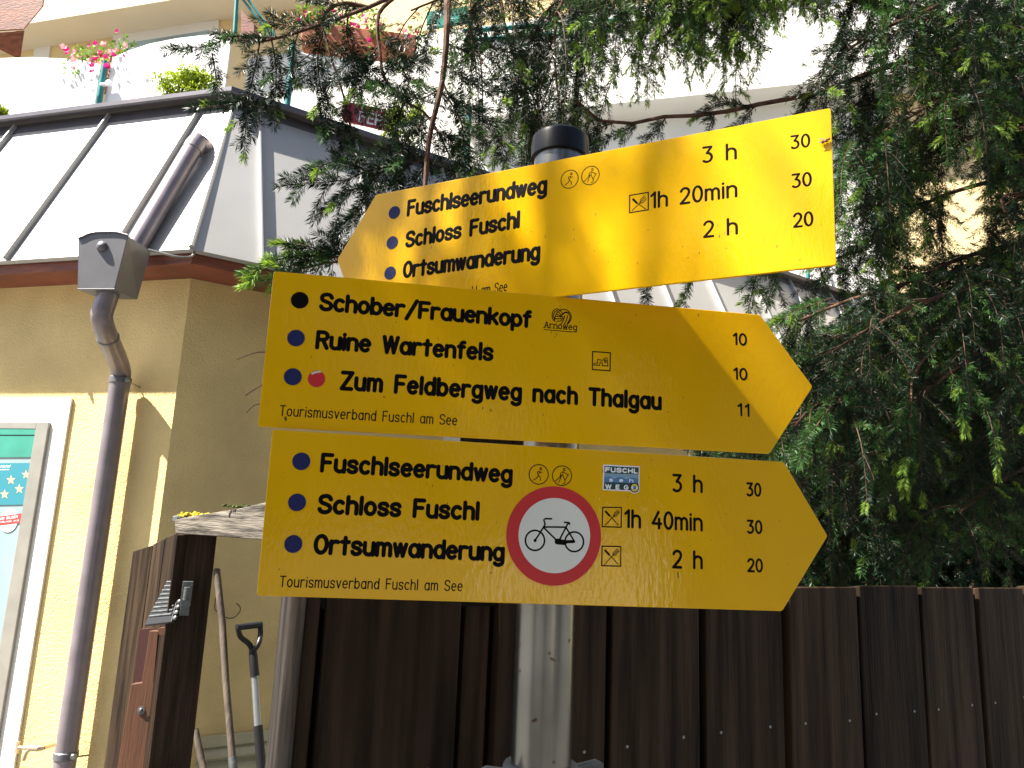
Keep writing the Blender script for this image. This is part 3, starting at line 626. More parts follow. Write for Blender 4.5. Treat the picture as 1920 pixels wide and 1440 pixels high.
# main facade behind the terrace
FQ = V(3.3, 7.05, 0)
def fac(px, py, w_=0.0): return on_plane(px, py, FQ - nL * w_, nL)
def fac_box(name, px, m, w0, t, parent=hotel):
    mb = MB(); P = [fac(x, y, 0) for x, y in px]; P = [p - nL * w0 for p in P]; mb.prism(P, -nL * t); return mb.build(name, m, parent)
mb = MB(); mb.prism([FQ - dL * 6 + Z * 0, FQ + dL * 14 + Z * 0, FQ + dL * 14 + Z * 11, FQ - dL * 6 + Z * 11], nL * .3); mb.build('main_wall', M['facade'], hotel)
zs = fac(420, 38)[2]; t_sof = np.dot(fac(600, 20) - FQ, dL)
mb = MB(); za_ = fac(520, 105)[2]; t_w = np.dot(fac(470, 100) - FQ, dL); t_v = np.dot(fac(1640, 100) - FQ, dL)
mb.prism([FQ + dL * t_v + Z * 3.0 - nL * .002, FQ + dL * t_w + Z * 3.0 - nL * .002, FQ + dL * t_w + Z * za_ - nL * .002, FQ + dL * t_v + Z * za_ - nL * .002], -nL * .03); mb.build('white_lower_wall', M['white_wall'], hotel)
mb = MB(); mb.prism([FQ + dL * t_sof + Z * zs - nL * .002, FQ + dL * 14 + Z * zs - nL * .002, FQ + dL * 14 + Z * zs - nL * .5, FQ + dL * t_sof + Z * zs - nL * .5], Z * .22); mb.build('soffit', M['soffit'], hotel)
for (a, b) in (((65, 250), (215, 40)),):
    fac_box('white_pilaster', [(40, 300), (66, 300), (105, 30), (75, 30)], M['white_wall'], .002, .02)
wf = fac_box('window', [(215, 175), (412, 150), (412, 40), (215, 66)][::1], M['white_wall'], .002, .03)
mb = MB(); mb.prism([fac(x, y) - nL * .034 for x, y in ((240, 175), (395, 152), (395, 60), (240, 84))], -nL * .004); mb.build('window_pane', M['glass'], wf)
# white balcony parapet in the sun, right of the pole
def zf(px, py): return fac(px, py)[2]
pz0, pz1 = zf(1300, 215), zf(1300, 66)
xa, xb = np.dot(fac(880, 200) - FQ, dL), np.dot(fac(2000, 200) - FQ, dL)
bal = MB(); A, B = FQ + dL * xa, FQ + dL * xb
bal.prism([A + Z * pz0 - nL * .38, B + Z * pz0 - nL * .38, B + Z * pz1 - nL * .38, A + Z * pz1 - nL * .38], nL * .12)
bal.prism([A + Z * pz0 - nL * .259, B + Z * pz0 - nL * .259, B + Z * (pz0 + .12) - nL * .259, A + Z * (pz0 + .12) - nL * .259], nL * .255)
bp = bal.build('balcony', M['white_wall'], hotel)
for zz, hh, ww in ((pz1 + .002, .05, .03),):
    mb = MB(); mb.box((A + B) / 2 - nL * (.381 + ww / 2) + Z * zz, abs(xb - xa), ww, hh, (dL, nL, Z)); mb.build('moulding', M['white_wall'], bp)
# door and frame on the right bay wall (seen in the slit between the signs)
def wr(px, py): return on_plane(px, py, Wc, nR)
def wl(px, py): return on_plane(px, py, Wc, nL)
mb = MB(); z0, z1 = .05, 2.25
a, b = np.dot(wr(858, 825) - Wc, dR), np.dot(wr(1000, 825) - Wc, dR)
mb.box(Wc + dR * ((a + b) / 2) - nR * .012 + Z * ((z0 + z1) / 2), b - a, .02, z1 - z0, (dR, nR, Z)); door = mb.build('door', M['fence'], hotel)
mb = MB()
for t_ in (a - .05, b + .05): mb.box(Wc + dR * t_ - nR * .02 + Z * ((z0 + z1) / 2), .096, .036, z1 - z0, (dR, nR, Z))
mb.box(Wc + dR * ((a + b) / 2) - nR * .02 + Z * (z1 + .05), b - a + .2, .036, .096, (dR, nR, Z)); mb.build('door_frame', M['plaster_white'], door)
# ground floor window at the far left
win = None
def wl_box(mb, px, w0, t): mb.prism([wl(x, y) - nL * w0 for x, y in px], -nL * t)
tR = np.dot(wl(100, 793) - Wc, dL); zT = wl(60, 793)[2]; fwid = .078
tI = tR + fwid
Cw = Wc
def lp(t_, z, w_): return Cw + dL * t_ + Z * z - nL * w_
mb = MB(); mb.prism([lp(tR - .105, .02, .002), lp(tR + 1.6, .02, .002), lp(tR + 1.6, zT + .13, .002), lp(tR - .105, zT + .13, .002)], -nL * .012); mb.build('window_surround', M['plaster_white'], hotel)
mb = MB(); mb.prism([lp(tI - .01, .15, .016), lp(tR + 1.5, .15, .016), lp(tR + 1.5, zT - .05, .016), lp(tI - .01, zT - .05, .016)], -nL * .006); win = mb.build('window', M['glass'], hotel)
mb = MB(); mb.prism([lp(tR, .12, .0145), lp(tI, .12, .0145), lp(tI, zT, .0145), lp(tR, zT, .0145)], -nL * .014)
mb.prism([lp(tI + .001, zT - .035, .0145), lp(tR + 1.55, zT - .035, .0145), lp(tR + 1.55, zT - .001, .0145), lp(tI + .001, zT - .001, .0145)], -nL * .0135); mb.build('window_frame', M['alu'], win, bevel=.002)
def lw(px, py, w_): return on_plane(px, py, Wc - nL * w_, nL)
wb = Board(Wc - nL * .0232, -dL, -nL)
def wl_patch(name, px, m, w0, t, parent): mb = MB(); mb.prism([wb.p3(wb.uv(x, y), w0) for x, y in px][::-1], wb.N * t); return mb.build(name, m, parent)
wl_patch('awning', [(-60, 803), (75, 803), (68, 857), (-60, 858)], M['shade_teal'], .000, .003, win)
wl_patch('awning_hem', [(-60, 815), (72, 815.4), (72, 816.8), (-60, 816.4)], M['fence_gap'], .0032, .001, win)
ps = wl_patch('poster', [(-60, 869), (63, 868), (53, 946), (-60, 948)], M['poster'], .001, .001, win)
for (x, y, s_) in ((49.5, 890, 9.5), (21.5, 900, 10), (37, 917, 10), (9.5, 927, 10)):
    pts = [(x + s_ * (1 if k % 2 == 0 else .42) * math.sin(k * math.pi / 5) * .92, y - s_ * (1 if k % 2 == 0 else .42) * math.cos(k * math.pi / 5)) for k in range(10)]
    wl_patch('star', pts, M['star'], .0022, .0006, ps)
wb.text(ps, 'Hotel', (1, 877.5), (19, 877), 5.5, .2, M['paper'], w0=.0022, slant=.25); wl_patch('underline', [(1, 880.2), (18, 879.8), (18, 881.2), (1, 881.6)], M['paper'], .0022, .0005, ps)
mb = MB(); c_ = wb.uv(17, 976); wb.disc(mb, c_, abs(wb.uv(17, 954)[1] - c_[1]), .001, .002, 36); rs = mb.build('round_sticker', M['paper'], win)
wl_patch('ribbon', [(-12, 970), (45, 962), (41, 980), (-12, 987)], M['red_print'], .0021, .0006, rs)
wb.text(rs, 'WIR BILDEN', (-2, 976), (34, 971), 5, .2, M['paper'], w0=.0028); wb.text(rs, 'LEHRLINGE AUS', (-4, 981.5), (36, 977), 3, .2, M['paper'], w0=.0028)
# vent at the foot of the right bay wall
va, vb = np.dot(wr(372, 1380) - Wc, dR), np.dot(wr(540, 1362) - Wc, dR); vz = wr(450, 1373)[2]
mb = MB(); mb.box(Wc + dR * ((va + vb) / 2) - nR * .012 + Z * (vz - .025), vb - va, .022, .05, (dR, nR, Z)); mb.box(Wc + dR * ((va + vb) / 2) - nR * .004 + Z * (vz - .3), vb - va, .006, .5, (dR, nR, Z))
mb.box(Wc + dR * (vb + .03) - nR * .014 + Z * (vz - .27), .058, .024, .54, (dR, nR, Z)); vent = mb.build('vent', M['cream_vent'], hotel, bevel=.002)
for k in range(7):
    zz = vz - .085 - k * .062; q = Wc + dR * va - nR * .008 + Z * zz; L_ = dR * (vb - va)
    sb = MB(); sb.hexa([q, q + L_, q + L_ + Z * .03 - nR * .001, q + Z * .03 - nR * .001], [q - nR * .03 - Z * .012, q + L_ - nR * .03 - Z * .012, q + L_ - nR * .032 - Z * .004, q - nR * .032 - Z * .004]); sb.build('slat', M['cream_vent'], vent)
# big brown eave beam at the top left
mb = MB(); P = [at(-40, 60, 5.4), at(-40, -60, 5.4), at(88, -60, 5.4), at(82, 12, 5.4), at(45, 56, 5.4)]
mb.prism(P, unit(ray(20, 30)) * 3.6); eb = mb.build('eave_beam', M['beam'], hotel, bevel=.01)
mb = MB(); mb.prism([at(-60, 65, 5.3), at(46, 57, 5.42), at(38, 112, 5.6), at(-60, 50, 5.6)], unit(ray(10, 70)) * 3.2); mb.build('eave_boards', M['beam'], hotel, bevel=.004)

# ------------------------------------------------------------------ downpipe with hopper head
fY = 3.16
TL, TR, BR, BL = at(147, 447, fY), at(240, 442, fY), at(215, 541, fY), at(145, 541, fY)
bTR, bBR = at_h(283, 471, TR[2] - .012), at_h(258, 560, BR[2] - .004); dv = bTR - TR
bTL, bBL = TL + dv, BL + (bBR - BR)
Po = (BL + BR + bBL + bBR) / 4
down = thing('downpipe', V(Po[0], Po[1], 0), 'brown grey zinc rainwater pipe with hopper head on the ochre wall', 'downpipe')
mb = MB(); tp = []
for k in range(13):
    t_ = k / 12; p = TL + (TR - TL) * t_; tp.append(p + Z * (.030 * math.sin(math.pi * min(1, max(0, (t_ - .05) / .9))) ** 1.2 + .006 * math.sin(t_ * 9)))
n_ = len(tp)
inn = unit(V(dv[0], dv[1], 0))
mb.prism([BL, BR] + tp[::-1], inn * .004)                           # front sheet with a curved lip
mb.hexa([BR, bBR, bTR, TR], [p - unit(TR - TL) * .004 for p in (BR, bBR, bTR, TR)])
mb.hexa([BL, bBL, bTL, TL], [p + unit(TR - TL) * .004 for p in (BL, bBL, bTL, TL)])
mb.hexa([bBL, bBR, bTR, bTL], [p - inn * .004 for p in (bBL, bBR, bTR, bTL)])
mb.hexa([BL - Z * .004, BR - Z * .004, bBR - Z * .004, bBL - Z * .004], [p + Z * .001 for p in (BL, BR, bBR, bBL)])
hop = mb.build('hopper_head', M['hopper'], down, bevel=.0015)
mb = MB(); fn = -inn; c_ = at(191, 462, fY); mb.lathe(c_ + fn * -.001, [(.026, 0), (.024, .008), (.016, .016), (.0001, .020)], 20, axis=fn); mb.build('boss', M['hopper'], hop, smooth=True)
mb = MB(); mb.tube([tp[i] + fn * .002 for i in range(n_)], .0045, 6); mb.build('rolled_lip', M['roof_dark'], hop, smooth=True)
Pw = on_plane(222, 738, Wc - nL * .085, nL)
path = [Po + Z * .05, Po + Z * .0]
o_ = Po.copy(); e_ = V(Pw[0], Pw[1], 0); zt_, zb_ = at(192, 588, Po[1])[2], at(228, 706, Pw[1])[2]
path.append(V(*((Po + (at(192, 588, Po[1]) - Po) * .5)[:2]), zt_ + .05)); o_ = at(191, 590, Po[1])
for t_ in np.linspace(0, 1, 9):
    s_ = .5 - .5 * math.cos(math.pi * t_); path.append(V(o_[0] + (e_[0] - o_[0]) * s_, o_[1] + (e_[1] - o_[1]) * s_, zt_ + (zb_ - zt_) * t_))
path2 = spline([tuple(p) for p in path] + [(e_[0], e_[1], zb_ - .1)], 4)
pr_ = .046
mb = MB(); mb.tube(path2, pr_, 22); mb.build('swan_neck', M['pipe'], down, smooth=True)
mb = MB(); mb.tube([V(e_[0], e_[1], zb_ - .03), V(e_[0], e_[1], zb_ - .05), V(e_[0], e_[1], .0)], [pr_ * 1.07, pr_ * 1.03, pr_ * 1.03], 24); mb.build('pipe', M['pipe'], down, smooth=True)
for z_ in (zb_ - .02, at(136, 1415, Pw[1])[2]):
    mb = MB(); mb.lathe(V(e_[0], e_[1], z_ - .018), [(pr_ * 1.04, 0), (pr_ * 1.13, .003), (pr_ * 1.13, .030), (pr_ * 1.04, .034)], 24); bk_ = mb.build('pipe_bracket', M['hopper'], down, smooth=True)
    sd_ = V(.9, -.35, 0); mb = MB(); mb.lathe(V(e_[0], e_[1], z_) + unit(sd_) * pr_ * 1.1, [(.011, 0), (.013, .004), (.013, .016), (.009, .02)], 12, axis=V(.2, -1, 0)); mb.build('bracket_screw', M['screw'], bk_, smooth=True)
    mb = MB(); mb.tube([V(e_[0], e_[1], z_ - .005) + unit(sd_) * pr_, wl(258, 757) * V(1, 1, 0) + Z * (z_ - .02)], .004, 6); mb.build('wall_pin', M['screw'], bk_)
mb = MB(); jn = path2[len(path2) // 2]; t_ = unit(np.array(path2[len(path2) // 2 + 1]) - np.array(path2[len(path2) // 2 - 1])); mb.lathe(np.array(jn) - t_ * .012, [(pr_, 0), (pr_ * 1.08, .002), (pr_ * 1.08, .016), (pr_, .02)], 22, axis=t_); mb.build('pipe_joint', M['hopper'], down, smooth=True)
# feed pipe lying along the roof slope
sl = (R0 + Z * RZ) - (E0 + Z * EZ); sl = sl - dL * np.dot(sl, dL); sl = unit(sl); rn = unit(np.cross(dL, sl)); rn = rn if rn[2] > 0 else -rn
RP = E0 + Z * EZ + rn * .075
def rf(px, py, lift=0): return on_plane(px, py, RP + rn * lift, rn)
a, b = rf(262, 448), rf(366, 272)
mb = MB(); b2 = b + sl * .034 - rn * .016; mb.tube(spline([tuple(p) for p in (a - sl * .12, a, a + (b - a) * .5, b, b2, b2 + sl * .016 - rn * .04, b2 + sl * .018 - rn * .10)], 5), .048, 22); mb.build('feed_pipe', M['pipe'], down, smooth=True)
mb = MB(); mb.lathe(b - sl * .05, [(.048, 0), (.0515, .002), (.0515, .05), (.048, .052)], 22, axis=sl); mb.build('pipe_joint', M['pipe'], down, smooth=True)
mb = MB(); mb.tube(spline([tuple(at(278, 468, 3.27)), tuple(at(330, 481, 3.31)), tuple(at(358, 481, 3.36)), tuple(at(366, 470, 3.39))], 5), .0055, 8); mb.build('stay_rod', M['screw'], down, smooth=True)

# garden tap
tpt = wl(112, 1392); tap = thing('garden_tap', tpt, 'brass garden tap on the sunlit wall left of the downpipe', 'tap')
mb = MB(); a = tpt; b = wl(112, 1392) - nL * .09 + Z * .0
mb.tube([a, b], .011, 12); mb.tube([b, b + dL * .01 - nL * .02, b + dL * .06 - nL * .035], [.013, .014, .011], 12); mb.tube(spline([tuple(p) for p in (b + dL * .02 - nL * .02, b + dL * .05 - nL * .035 - Z * .01, b + dL * .06 - nL * .04 - Z * .05)], 4), .010, 12)
mb.build('body', M['brass'], tap, smooth=True)
mb = MB(); mb.tube([b + dL * .06 - nL * .035, b + dL * .10 - nL * .04], .007, 10); mb.box(b + dL * .105 - nL * .04, .012, .012, .05, (dL, nL, Z)); mb.build('handle', M['brass'], tap, smooth=True)

# ------------------------------------------------------------------ gate post, lintel and boards in the passage
gate = thing('gate_post', at(365, 1200, 2.75) * V(1, 1, 0), 'black wooden gate post under a weathered grey lintel beside the ochre wall', 'gate')
zL = at(400, 1003, 2.75)[2]
mb = MB(); a, b = at(331, 1003, 2.75), at(407, 1003, 2.80); d_ = unit((b - a) * V(1, 1, 0)); n_ = V(-d_[1], d_[0], 0); wdt = np.linalg.norm((b - a)[:2])
mb.box((a + b) / 2 * V(1, 1, 0) + n_ * .06 + Z * (zL / 2 - .003), wdt, .12, zL, (d_, n_, Z)); gp = mb.build('post', M['plastic'] if False else M['fence'], gate, bevel=.004)
P = [at(327, 1001, 2.72), at(327, 974, 2.72), at(335, 972, 2.72)]; P = [at(x, y, 2.72 - .0021 * (x - 327)) for x, y in ((329, 1000), (327, 975), (345, 970), (400, 961), (450, 953), (500, 941), (560, 925), (560, 1002), (440, 1003))]
zlo = P[0][2]
for i in (7, 8): P[i][2] = zlo
mb = MB(); mb.prism(P, V(.05, .10, 0)); lin = mb.build('lintel', M['oldwood_h'], gate, bevel=.003)
def crumbs(name, m, c, sx, sy, sz, n, s_, parent):
    mb = MB()
    for _ in range(n):
        p = c + V(rng.normal() * sx, rng.normal() * sy, abs(rng.normal()) * sz); r_ = s_ * rng.uniform(.5, 1.2)
        mb.lathe(p, [(.0001, -r_ * .6), (r_, -r_ * .2), (r_ * .8, r_ * .5), (.0001, r_ * .7)], 6)
    return mb.build(name, m, parent, smooth=True)
tl = at(362, 969, 2.66)
crumbs('lichen', M['lichen'], at(363, 968, 2.70), .026, .012, .005, 70, .008, lin)
crumbs('moss', M['moss'], at(455, 951, 2.50), .030, .012, .003, 60, .006, lin)
mb = MB(); mb.prism([at(x, y, 2.74) for x, y in ((323, 976), (324, 968), (366, 961), (368, 966), (332, 971), (331, 978))], V(.03, .09, 0)); mb.build('edge_flashing', M['metal_tube'], lin, bevel=.001)
mb = MB(); hp = at(350, 1113, 2.735); mb.box(hp, .034, .012, .085, (d_, n_, Z)); mb.lathe(hp - n_ * .008 - Z * .022, [(.011, 0), (.011, .045)], 14); mb.box(hp - Z * .055, .03, .006, .04, (d_, n_, Z)); mb.build('latch', M['galv_dark'], gp, bevel=.001)
# open gate leaf seen edge on
leaf_gate = thing('gate_leaf', at(270, 1300, 3.1) * V(1, 1, 0), 'open dark board gate leaf folded back behind the black post', 'gate leaf')
bt_ = [((249, 1034), (286, 1022)), ((287, 1020), (309, 1010)), ((310, 1008), (331, 1000))]
for i, (p, q) in enumerate(bt_):
    a, b = at(*p, 3.20 - .10 * i), at(*q, 3.12 - .10 * i)
    mb = MB(); nn = V(.03, .035, 0); mb.hexa([a * V(1, 1, 0) + Z * .05, b * V(1, 1, 0) + Z * .05, b, a], [a * V(1, 1, 0) + Z * .05 + nn, b * V(1, 1, 0) + Z * .05 + nn, b + nn, a + nn]); mb.build('gate_board', M['fence'], leaf_gate, bevel=.003)
# ribbed black snow shovel blade hung upside down, its wooden handle below
sh = thing('snow_shovel', at(300, 1300, 2.86) * V(1, 1, 0), 'black ribbed snow shovel hanging upside down between gate post and gate leaf', 'snow shovel')
cn = [at(314, 1089, 2.86), at(341, 1089, 2.80), at(321, 1166, 2.72), at(270, 1172, 2.80)]
nb = unit(np.cross(cn[1] - cn[0], cn[3] - cn[0])); nb = nb if nb[1] < 0 else -nb
mb = MB(); mb.hexa(cn, [p - nb * .012 for p in cn]); bl_ = mb.build('blade', M['plastic'], sh, bevel=.002)
for k in range(9):
    t_ = .03 + k * .098; a = cn[0] + (cn[3] - cn[0]) * t_; b = cn[1] + (cn[2] - cn[1]) * t_
    a, b = a + (b - a) * .06, b - (b - a) * .04
    mb = MB(); mb.tube([a + nb * .002, b + nb * .002], .0034, 8); mb.build('rib', M['galv_dark'], bl_, smooth=True)
for k in range(4):
    t_ = .52 + k * .13; c_ = cn[1] + (cn[2] - cn[1]) * t_ + V(.012, 0, 0); mb = MB(); mb.lathe(c_, [(.008, 0), (.008, .006), (.004, .009)], 10, axis=nb); mb.build('rivet', M['galv_dark'], bl_, smooth=True)
plank = thing('notched_plank', at(270, 1400, 2.95) * V(1, 1, 0), 'orange brown board with a narrow neck leaning below the snow shovel', 'board')
Yp = 2.95; pp = [(213, 1480), (246, 1283), (266, 1280), (280, 1183), (297, 1183), (288, 1280), (302, 1279), (290, 1370), (276, 1480)]
mb = MB(); mb.prism([at(x, y, Yp) for x, y in pp], V(0, .03, 0)); mb.build('board', M['orange_wood'], plank, bevel=.002)
mb = MB(); mb.prism([at(x, y, Yp + .035) for x, y in ((248, 1290), (262, 1180), (318, 1175), (304, 1290))], V(0, .02, 0)); mb.build('backing', M['red_wood'], plank)
mb = MB(); kn = at(265, 1332, Yp); mb.lathe(kn + V(0, -.001, 0), [(.014, 0), (.014, .002), (.008, .003), (.006, .006), (.0001, .007)], 14, axis=V(0, -1, 0)); mb.tube([kn + V(0, -.006, 0), kn + V(.012, -.01, .016)], .0025, 6); mb.build('hook', M['galv_dark'], plank, smooth=True)
mb = MB(); mb.prism([at(x, y, 2.84) for x, y in ((297, 1178), (316, 1176), (313, 1190), (297, 1190))], V(0, .03, 0)); mb.build('wedge', M['orange_wood'], plank)
# leaning tools
def wallpt(px, py, off): return on_plane(px, py, Wc - nR * off, nR)
hd = thing('broom_handle', wallpt(437, 1440, .40) * V(1, 1, 0), 'long grey wooden tool handle leaning on the wall next to the shovel', 'tool handle')
a, b = wallpt(406, 1068, .05), wallpt(436, 1425, .34); c_ = b + (b - a) / (a[2] - b[2]) * (b[2] - .02)
mb = MB(); mb.tube([a + Z * .006, a, a + (b - a) * .3 + V(.006, 0, 0), a + (b - a) * .6, b], [.010, .0165, .0165, .0158, .0160], 14); mb.build('shaft', M['handle'], hd, smooth=True)
mb = MB(); mb.tube([b - (b - a) * .015, b, c_], [.0185, .0185, .0185], 14); mb.build('ferrule', M['galv_dark'], hd, smooth=True)
h2 = thing('rake_handle', wallpt(385, 1440, .30) * V(1, 1, 0), 'short visible end of a brown tool handle leaning behind the gate post', 'tool handle')
a, b = wallpt(366, 1368, .06), wallpt(382, 1445, .14); c_ = b + (b - a) / (a[2] - b[2]) * (b[2] - .02)
mb = MB(); mb.tube([a, b, c_], .0155, 14); mb.build('shaft', M['handle'], h2, smooth=True)
shv = thing('garden_shovel', wallpt(490, 1440, .35) * V(1, 1, 0), 'shovel with black plastic D-grip and silver shaft leaning on the wall', 'shovel')
ax0, ax1 = wallpt(475, 1222, .20), wallpt(492, 1440, .34); ad = unit(ax1 - ax0)
gl, gr_ = wallpt(446, 1176, .19), wallpt(488, 1171, .17); jl = wallpt(474, 1222, .20)
mb = MB(); mb.tube([gl - (gr_ - gl) * .06, gl, gr_, gr_ + (gr_ - gl) * .06], .0155, 14)
mb.tube(spline([tuple(p) for p in (gl, gl + (jl - gl) * .28 + V(-.006, 0, -.012), jl + V(-.022, 0, .035), jl)], 5), [.0125] * 16, 12)
mb.tube(spline([tuple(p) for p in (gr_, gr_ + (jl - gr_) * .28 + V(.012, 0, -.012), jl + V(.022, 0, .035), jl)], 5), [.0125] * 16, 12)
j2 = wallpt(478, 1268, .225); mb.tube([jl - ad * .01, jl + ad * .02, j2], [.016, .0205, .0210], 16); mb.build('grip', M['plastic'], shv, smooth=True)
j3 = wallpt(484, 1362, .29); mb = MB(); mb.tube([j2 - ad * .01, j3], .0178, 16); mb.build('shaft', M['metal_tube'], shv, smooth=True)
c_ = j3 + ad * (j3[2] - .25) / -ad[2]; mb = MB(); mb.tube([j3 - ad * .004, c_], .0205, 16); mb.build('socket', M['plastic'], shv, smooth=True)
mb = MB(); q = c_; e1_ = unit(np.cross(ad, V(0, -1, 0))); mb.hexa([q - e1_ * .10, q + e1_ * .10, q + e1_ * .09 + ad * .22, q - e1_ * .09 + ad * .22], [p - nR * .006 for p in (q - e1_ * .10, q + e1_ * .10, q + e1_ * .09 + ad * .22, q - e1_ * .09 + ad * .22)]); mb.build('blade', M['galv_dark'], shv)
wire = MB(); wire.tube(spline([tuple(wallpt(x, y, .012)) for x, y in ((405, 1118), (403, 1140), (409, 1148), (424, 1158), (438, 1158), (449, 1148), (450, 1138), (443, 1131))], 5), .0022, 6)
tag(wire.build('wire_hook', M['plastic'], None, smooth=True), 'thin black wire loop hanging on the shaded wall above the shovel', 'wire')

# ------------------------------------------------------------------ terrace: railing, flowers, shrubs, banner
RQ = R0 + nL * .16; RR = R0 + nR * .16
def rq(px, py): return on_plane(px, py, RQ, nL)
def rr(px, py): return on_plane(px, py, RR, nR)
rail = thing('terrace_railing', RQ + Z * RZ, 'terrace railing of scalloped white cloth panels between teal posts', 'railing')
zb = RZ + .05
for pts in ([(-120, 128), (-60, 116), (0, 109), (60, 107), (120, 110), (160, 114), (189, 121)], [(207, 126), (212, 108), (240, 95), (280, 82), (330, 72), (380, 66), (434, 64)]):
    T_ = [rq(*p) for p in pts]; a, b = T_[0] * V(1, 1, 0) + Z * zb, T_[-1] * V(1, 1, 0) + Z * zb
    mb = MB(); mb.prism([a] + T_ + [b], nL * -.012 * -1); mb.build('panel', M['panel'], rail)
zt = rq(434, 66)[2]
mb = MB(); mb.tube([RR + dR * .3 + Z * (zt - .02), RR + dR * 6.3 + Z * (zt - .02)], .012, 8); mb.tube([RR + dR * .3 + Z * (RZ + .12), RR + dR * 6.3 + Z * (RZ + .12)], .010, 8); mb.build('rail', M['panel'], rail, smooth=True)
def rpost(P, z0, z1, r_=.019):
    mb = MB(); mb.tube([P + Z * z0, P + Z * z1], r_, 12); return mb.build('post', M['teal'], rail, smooth=True)
p_ = rq(196, 160); rpost(p_ * V(1, 1, 0) - nL * .02, RZ, rq(199, 120)[2])
mb = MB(); q_ = rq(208, 163) - nL * .03; mb.tube([q_ - dL * .03, q_ + dL * .05], .012, 8); mb.lathe(q_ - dL * .02 - nL * .02, [(.02, 0), (.02, .02)], 12, axis=nL); mb.build('panel_clamp', M['paper'], rail, smooth=True)
for k in range(5): rpost(RR - nR * .02 + dR * (.33 + k * 1.28), RZ, rq(434, 66)[2] + .02)
ban2 = thing('red_banner', rr(690, 215), 'wine red sign board with white letters on the terrace railing behind the spruce', 'sign')
mb = MB(); P = [rr(*p) - nR * .03 for p in ((640, 195), (738, 214), (742, 255), (640, 232))]; mb.prism(P[::-1], -nR * .012); mb.build('board', M['banner'], ban2)
b_ = Board(RR - nR * .043, dR, -nR); b_.text(ban2, 'FER', (671, 229), (717, 238), 23, .16, M['paper'], gap=.2, w0=.001)
def leaves(mb, c, rad, n, s_, mi, up_=.3):
    C_ = np.asarray(c, float); d = rng.normal(size=(n, 3)); d /= np.linalg.norm(d, axis=1)[:, None]
    p = C_ + d * (rng.uniform(.25, 1, (n, 1)) ** .6) * np.asarray(rad)
    a = rng.normal(size=(n, 3)); a[:, 2] += up_; a /= np.linalg.norm(a, axis=1)[:, None]
    b = np.cross(a, rng.normal(size=(n, 3))); b /= np.linalg.norm(b, axis=1)[:, None]
    L_ = s_ * rng.uniform(.6, 1.2, (n, 1))
    mb.mat(mi); mb.quads(np.stack([p, p + a * L_ * .5 + b * L_ * .28, p + a * L_, p + a * L_ * .5 - b * L_ * .28], 1))
def shrub(label, c, rad, n, s_, m='leaf'):
    t_ = thing('potted_shrub', V(c[0], c[1], RZ), label, 'shrub', 'shrubs on the terrace edge')
    mb = MB()
    k = max(3, int(n / 120))
    for i in range(k):
        o = V(rng.uniform(-1, 1) * rad[0] * .75, rng.uniform(-1, 1) * rad[1] * .6, rng.uniform(-.6, .7) * rad[2]); leaves(mb, np.asarray(c) + o, np.asarray(rad) * .42, n // k, s_, 0)
    mb.build('foliage', [M[m]], t_)
    mb = MB()
    for i in range(6): mb.tube([V(c[0] + rng.uniform(-.3, .3) * rad[0], c[1], RZ), np.asarray(c) + V(rng.uniform(-.8, .8) * rad[0], 0, rng.uniform(0, .7) * rad[2])], .006, 5)
    mb.build('stem', M['twig'], t_)
shrub('yellow green shrub in front of the white railing panel above the bay roof', at(345, 158, 4.05), (.20, .10, .11), 3200, .022)
shrub('small yellow green shrub at the far left of the terrace edge', at(3, 208, 4.5), (.07, .06, .06), 700, .022)
shrub('bright yellow green shrub beside the red banner', at(755, 232, 4.55), (.13, .10, .14), 2600, .022)
def flowers(name_lab, c, half, d, n, box=True):
    t_ = thing('flower_box', c, name_lab, 'flower box', 'flower boxes with petunias')
    if box:
        mb = MB(); q = [(-half, -.09), (half, -.09), (half * 1.02, .09), (-half * 1.02, .09)]; n_ = unit(np.cross(d, Z))
        mb.prism([c - Z * .10 + d * half * s1 + n_ * w1 + Z * 0 for s1, w1 in ((-1, -.08), (1, -.08), (1, .08), (-1, .08))], Z * .16); mb.build('box', M['terracotta'], t_, bevel=.008)
    mb = MB()
    for i in range(26):
        o = d * rng.uniform(-half, half) + V(0, 0, rng.uniform(-.02, .15)) - unit(np.cross(d, Z)) * rng.uniform(-.1, .1); leaves(mb, c + o, (.10, .10, .09), n // 26, .035, 0)
    mb.build('foliage', M['leaf_green'], t_)
    mb = MB()
    for i in range(70):
        o = c + d * rng.uniform(-half, half) * 1.05 + Z * (rng.uniform(.0, .17) if rng.uniform() < .8 else rng.uniform(-.08, 0)) + V(rng.normal() * .02, -abs(rng.normal()) * .09, 0); s_ = rng.uniform(.012, .022)
        a = unit(V(rng.normal() * .5, -1, rng.normal() * .4)); b = unit(np.cross(a, Z)); e = np.cross(b, a); mi = 0 if rng.uniform() < .72 else 1; mb.mat(mi)
        P = []
        for k in range(5):
            t1 = 2 * math.pi * k / 5; t2 = t1 + .62; t0_ = t1 - .62
            P.append([o - a * s_ * .5, o + (b * math.cos(t0_) + e * math.sin(t0_)) * s_ * .85, o + (b * math.cos(t1) + e * math.sin(t1)) * s_ * 1.15 + a * .004, o + (b * math.cos(t2) + e * math.sin(t2)) * s_ * .85])
        mb.quads(np.array(P))
    mb.build('blossoms', [M['petal'], M['petal_pale']], t_)
flowers('flower box of magenta petunias on the left of the terrace railing', rq(172, 122) + nL * .10, .22, dL, 700, True)
flowers('terracotta flower box of magenta and pink petunias behind the spruce branches', at(675, 78, 5.0), .42, unit(V(1, .12, 0)), 1800)
